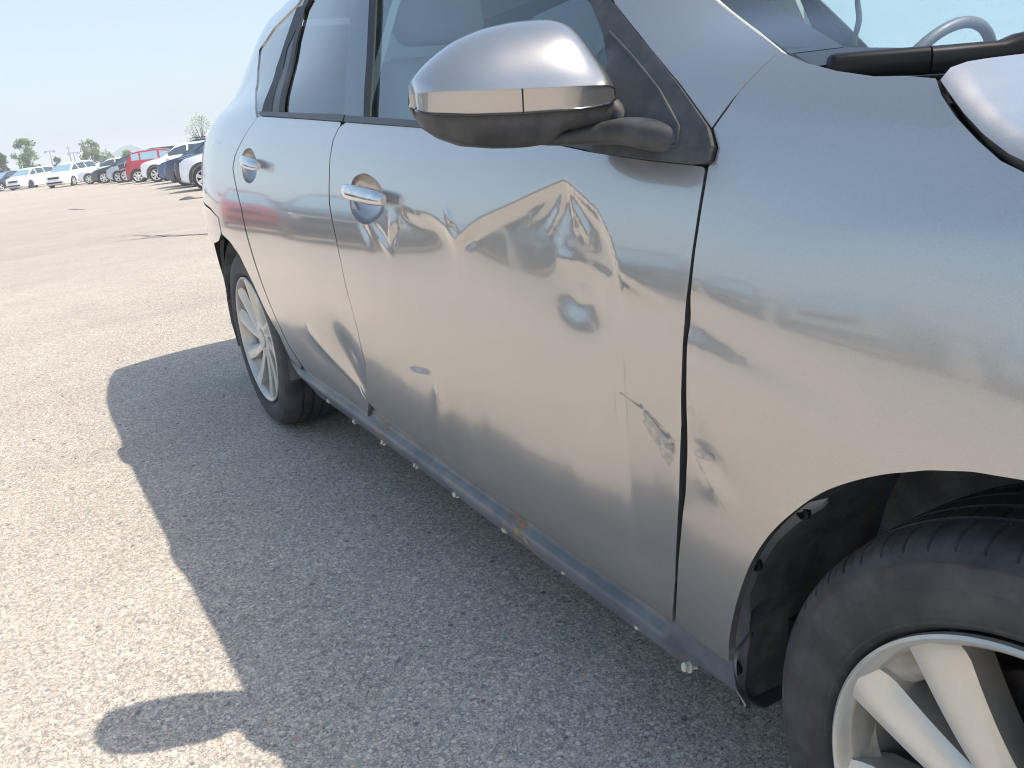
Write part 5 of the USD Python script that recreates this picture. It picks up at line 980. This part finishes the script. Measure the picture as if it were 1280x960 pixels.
    out['handles'] = [box(x - .10, x + .10, min(s * (hw - .012), s * (hw + .018)), max(s * (hw - .012), s * (hw + .018)), .86, .89, .006) for x in (T['side'][0][1] - .15, T['side'][1][1] - .15) for s in (1, -1)]
    clad = []
    for cx in (T['xf'], T['xr']):
        for sy in (1, -1):
            th = np.linspace(math.radians(-14), math.radians(194), 24); A = []
            for t in th:
                A.append([(cx + rr * math.cos(t), sy * (hw * float(taper(cx + rr * math.cos(t))) * 1.0 + oo), max(R + rr * math.sin(t), clr - .02)) for rr, oo in ((cutR - .005, -.03), (cutR - .002, .012), (cutR + .065, .012), (cutR + .075, -.02))])
            clad.append(grid(np.array(A), flip=sy < 0))
    out['cladding'] = clad
    out['T'] = T
    return out
SHAPES = {k: car_parts(k) for k in TYPES}
def far_wheel(R, seed):
    prof = [(.02, R * .66), (-.006, R * .72), (-.008, R * .85), (.004, R * .94), (.03, R * .99), (.10, R), (.19, R * .97), (.20, R * .7)]; ty = orient_out(spin(prof, 40), lambda c: np.stack([c[:, 0], 0 * c[:, 1], c[:, 2]], 1))
    parts = [spin([(-.002, R * .70), (-.006, R * .68), (.004, R * .63), (.05, R * .60)], 36), spin([(.012, R * .17), (.002, R * .13), (.002, 0.0)], 14)]
    for k in range(5 + (seed % 2)):
        a = 2 * pi * k / (5 + seed % 2) + seed; e = np.array([math.cos(a), 0, math.sin(a)]); t = np.array([-math.sin(a), 0, math.cos(a)])
        parts.append(grid(np.array([[e * R * .64 - t * .055 + [0, .004, 0], e * R * .64 + t * .055 + [0, .004, 0]], [e * R * .12 - t * .03 + [0, .012, 0], e * R * .12 + t * .03 + [0, .012, 0]]])))
    rim = cat(*parts); bk = spin([(.06, R * .66), (.06, 0.0)], 20)
    return ty, orient_out(rim, lambda c: np.tile([0, -1.0, 0], (len(c), 1))), bk
def parked(name, kind, colour, pos, heading, label, group=None, cladding=False, rim='light', scale=1.0, roof_box=False, lightwin=False, ref='xf'):
    """pos: where the reference wheel (front axle centre by default) stands; heading: direction the nose points, radians"""
    S = SHAPES[kind]; T = S['T']
    org = T['xf'] if ref == 'xf' else T['xr'] if ref == 'xr' else T['L'] / 2
    x = UsdGeom.Xform.Define(stage, path_for(name, None)); x.AddTranslateOp().Set(Gf.Vec3d(float(pos[0]), float(pos[1]), float(ground_z(pos[0], pos[1])))); x.AddRotateZOp().Set(math.degrees(heading) + 180)
    if scale != 1: x.AddScaleOp().Set(Gf.Vec3f(scale, scale, scale))
    t = tag(x, label, 'car', group); sh = lambda m: TM(np.asarray(m.vertices) - [org, 0, 0], m.faces); P = PAINTS[colour]
    obj('body', sh(S['body']), P, t, 32)
    wm_ = light_glass if lightwin else car_glass
    for w in S['windows']: obj('side_window', sh(w), wm_, t, 40)
    obj('windscreen', sh(S['windscreen']), light_glass, t, 40); obj('rear_window', sh(S['rear_window']), car_glass, t, 40)
    for h in S['headlamps']: obj('headlamp', sh(h), lamp_m, t, 40)
    for h in S['tail_lamps']: obj('tail_lamp', sh(h), red_lens, t, 40)
    obj('grille', sh(S['grille']), black_trim, t, 30)
    for h in S['mirrors']: obj('mirror', sh(h), P, t, 40)
    for h in S['handles']: obj('door_handle', sh(h), P, t, 40)
    if cladding:
        for c in S['cladding']: obj('arch_trim', sh(c), grain_black, t, 40)
    R = T['R']; hw = T['W'] / 2 - .035; sd = len(_used)
    for cx in (T['xf'], T['xr']):
        for sy in (-1, 1):
            ty, rm, bk = far_wheel(R, sd); mv = lambda m: sh((lambda q: mirrored(q) if sy > 0 else q)(TM(np.asarray(m.vertices) + [cx, -hw, R], m.faces)))
            w = obj('wheel', mv(rm), far_rim if rim == 'light' else far_rim_dark, t, 30); obj('tyre', mv(ty), far_tyre, w, 40); obj('wheel_back', mv(bk), dark, w, False)
    if roof_box: obj('roof_rails', sh(cat(*[tube([(2.0, s * .55, 1.66), (2.1, s * .55, 1.71), (3.5, s * .55, 1.70), (3.7, s * .55, 1.64)], .02, 6) for s in (1, -1)])), black_trim, t, 40)
    return x
for a in PARKED: parked(*a[:6], **a[6])

# ------------------------------------------------------------------ trees, masts, sheds beyond
bark = plain('bark', (.09, .075, .06), rough=.9, bump=.4, scale=12)
def leaf_mat(name, c): 
    return look(name, {'n': ('noise_texture', dict(scale=.9, detail=3)), 'g': ('geometry', {}), 'r': ('rgb_ramp', dict(ramp=[(.3, tuple(v * .6 for v in c)), (.55, c), (.75, tuple(min(1, v * 1.5) for v in c))])), 'd': ('diffuse_bsdf', {}), 't': ('translucent_bsdf', {}), 'm': ('mix_closure', dict(fac=.5))},
        [('g.position', 'n.vector'), ('n.fac', 'r.fac'), ('r.color', 'd.color'), ('r.color', 't.color'), ('d.BSDF', 'm.closure1'), ('t.BSDF', 'm.closure2')], 'm.closure')
leaf_a, leaf_b, leaf_c = leaf_mat('leaves_mid', (.20, .30, .13)), leaf_mat('leaves_pale', (.27, .35, .19)), leaf_mat('leaves_dark', (.15, .23, .11))
def tree(pos, h, w, label, mat, name='tree', trunk_h=.3, nclump=26, leaves=1500, size=.20, seed=0, lean=0.0, group=None):
    r_ = np.random.default_rng(100 + seed); x = thing(name, label, 'tree', group, loc=(pos[0], pos[1], 0)); th = h * trunk_h
    clumps = []
    for k in range(nclump):
        t = r_.uniform(0, 1); z = th + (h - th) * t; rr = w / 2 * (math.sin(pi * min(1, .12 + .86 * t)) ** .6) * r_.uniform(.35, 1.0); a = r_.uniform(0, 2 * pi); clumps.append((rr * math.cos(a) + lean * t, rr * math.sin(a), z, r_.uniform(.10, .22) * w))
    br = [tube([(0, 0, -.2), (lean * .1, 0, th), (lean * .6, 0, h * .8)], [.03 * h + .03, .022 * h + .02, .01], 8)]
    for c in clumps[::2]: br.append(tube([(lean * .1, 0, th * .9), ((c[0]) * .5, c[1] * .5, (th + c[2]) / 2), c[:3]], [.010 * h, .007 * h, .004], 5, cap=False))
    obj('trunk', cat(*br), bark, x, 50)
    C = np.array(clumps); k = r_.integers(0, len(C), leaves); d = r_.standard_normal((leaves, 3)); d /= np.linalg.norm(d, axis=1, keepdims=True); p_ = C[k, :3] + d * (C[k, 3] * r_.uniform(.3, 1.1, leaves))[:, None]
    p_[:, 2] = np.maximum(p_[:, 2], .3); a = r_.standard_normal((leaves, 3)); a /= np.linalg.norm(a, axis=1, keepdims=True); b = np.cross(a, r_.standard_normal((leaves, 3))); b /= np.linalg.norm(b, axis=1, keepdims=True); s = (size * r_.uniform(.5, 1.2, leaves))[:, None]
    V = np.stack([p_ - a * s, p_ + b * s * .5, p_ + a * s, p_ - b * s * .5], 1).reshape(-1, 3); i = np.arange(leaves)[:, None] * 4; F = np.vstack([i + [0, 1, 2], i + [0, 2, 3]])
    obj('crown', TM(V, F), mat, x, False)
for pos, h, w, label, mt, kw in TREES: tree(pos, h, w, label, {'a': leaf_a, 'b': leaf_b, 'c': leaf_c}[mt], **kw)
steel = plain('mast_steel', (.30, .31, .32), rough=.5, metal=.4)
for pos, h, head, label in MASTS:
    t = thing('lamp_mast', label, 'mast', loc=(pos[0], pos[1], 0)); obj('pole', tube([(0, 0, 0), (0, 0, h * .5), (0, 0, h)], [.16, .13, .10], 10), steel, t, 50); obj('base_plate', box(-.3, .3, -.3, .3, 0, .12, .02), steel, t, 30)
    if head: obj('lamp_head', cat(box(-.3, .3, -1.1, 1.1, h, h + .16, .05), box(-.25, .25, -1.3, -.6, h - .35, h, .05), box(-.25, .25, .6, 1.3, h - .35, h, .05)), steel, t, 30)
    else: obj('cross_arm', cat(box(-.08, .08, -.5, .5, h - .5, h - .36, .02)), steel, t, 30)
wall_m = plain('shed_wall', (.55, .56, .56), rough=.8, scale=2); roof_m = plain('shed_roof', (.42, .45, .47), rough=.5, metal=.3, scale=3)
for (cx, cy), L_, D2, eave, ridge, rz, label in SHEDS:
    t = thing('shed', label, 'building', loc=(cx, cy, 0), rz=rz); obj('wall', box(-D2 / 2, D2 / 2, -L_ / 2, L_ / 2, -.1, eave), wall_m, t, False)
    rf = np.array([[(-D2 / 2 - .3, y, eave - .05), (-D2 / 2 - .3, y, eave + .12), (0, y, ridge), (D2 / 2 + .3, y, eave + .12), (D2 / 2 + .3, y, eave - .05)] for y in (-L_ / 2 - .3, L_ / 2 + .3)]); g = grid(rf, flip=True); e0 = TM(rf[0], [(0, 1, 4), (1, 3, 4), (1, 2, 3)]); e1 = TM(rf[1], [(0, 4, 1), (1, 4, 3), (1, 3, 2)])
    rr2 = cat(g, e0, e1); obj('roof', rr2, roof_m, t, False); obj('door', box(D2 / 2 + .01, D2 / 2 + .06, -1.6, 1.6, 0, eave * .8), roof_m, t, False)
    for k in range(3): obj('wall_panel', box(D2 / 2 + .004, D2 / 2 + .03, -L_ / 2 + .3 + k * L_ / 9, -L_ / 2 + .3 + k * L_ / 9 + L_ / 10, .1, eave - .15), wall_m, t, False)

# ------------------------------------------------------------------ thin summer haze over the yard
if HAZE:
    hz = look('haze', {'v': ('principled_volume', dict(color=(.98, .99, 1.0), density=HAZE, anisotropy=0.0))}, [], None, volume='v.volume')
    hb = obj('haze', box(-1600, 1600, -1600, 1600, -3.0, 9.0), hz, None, False); tag(hb, 'thin pale summer haze over the yard', 'haze', kind='stuff')
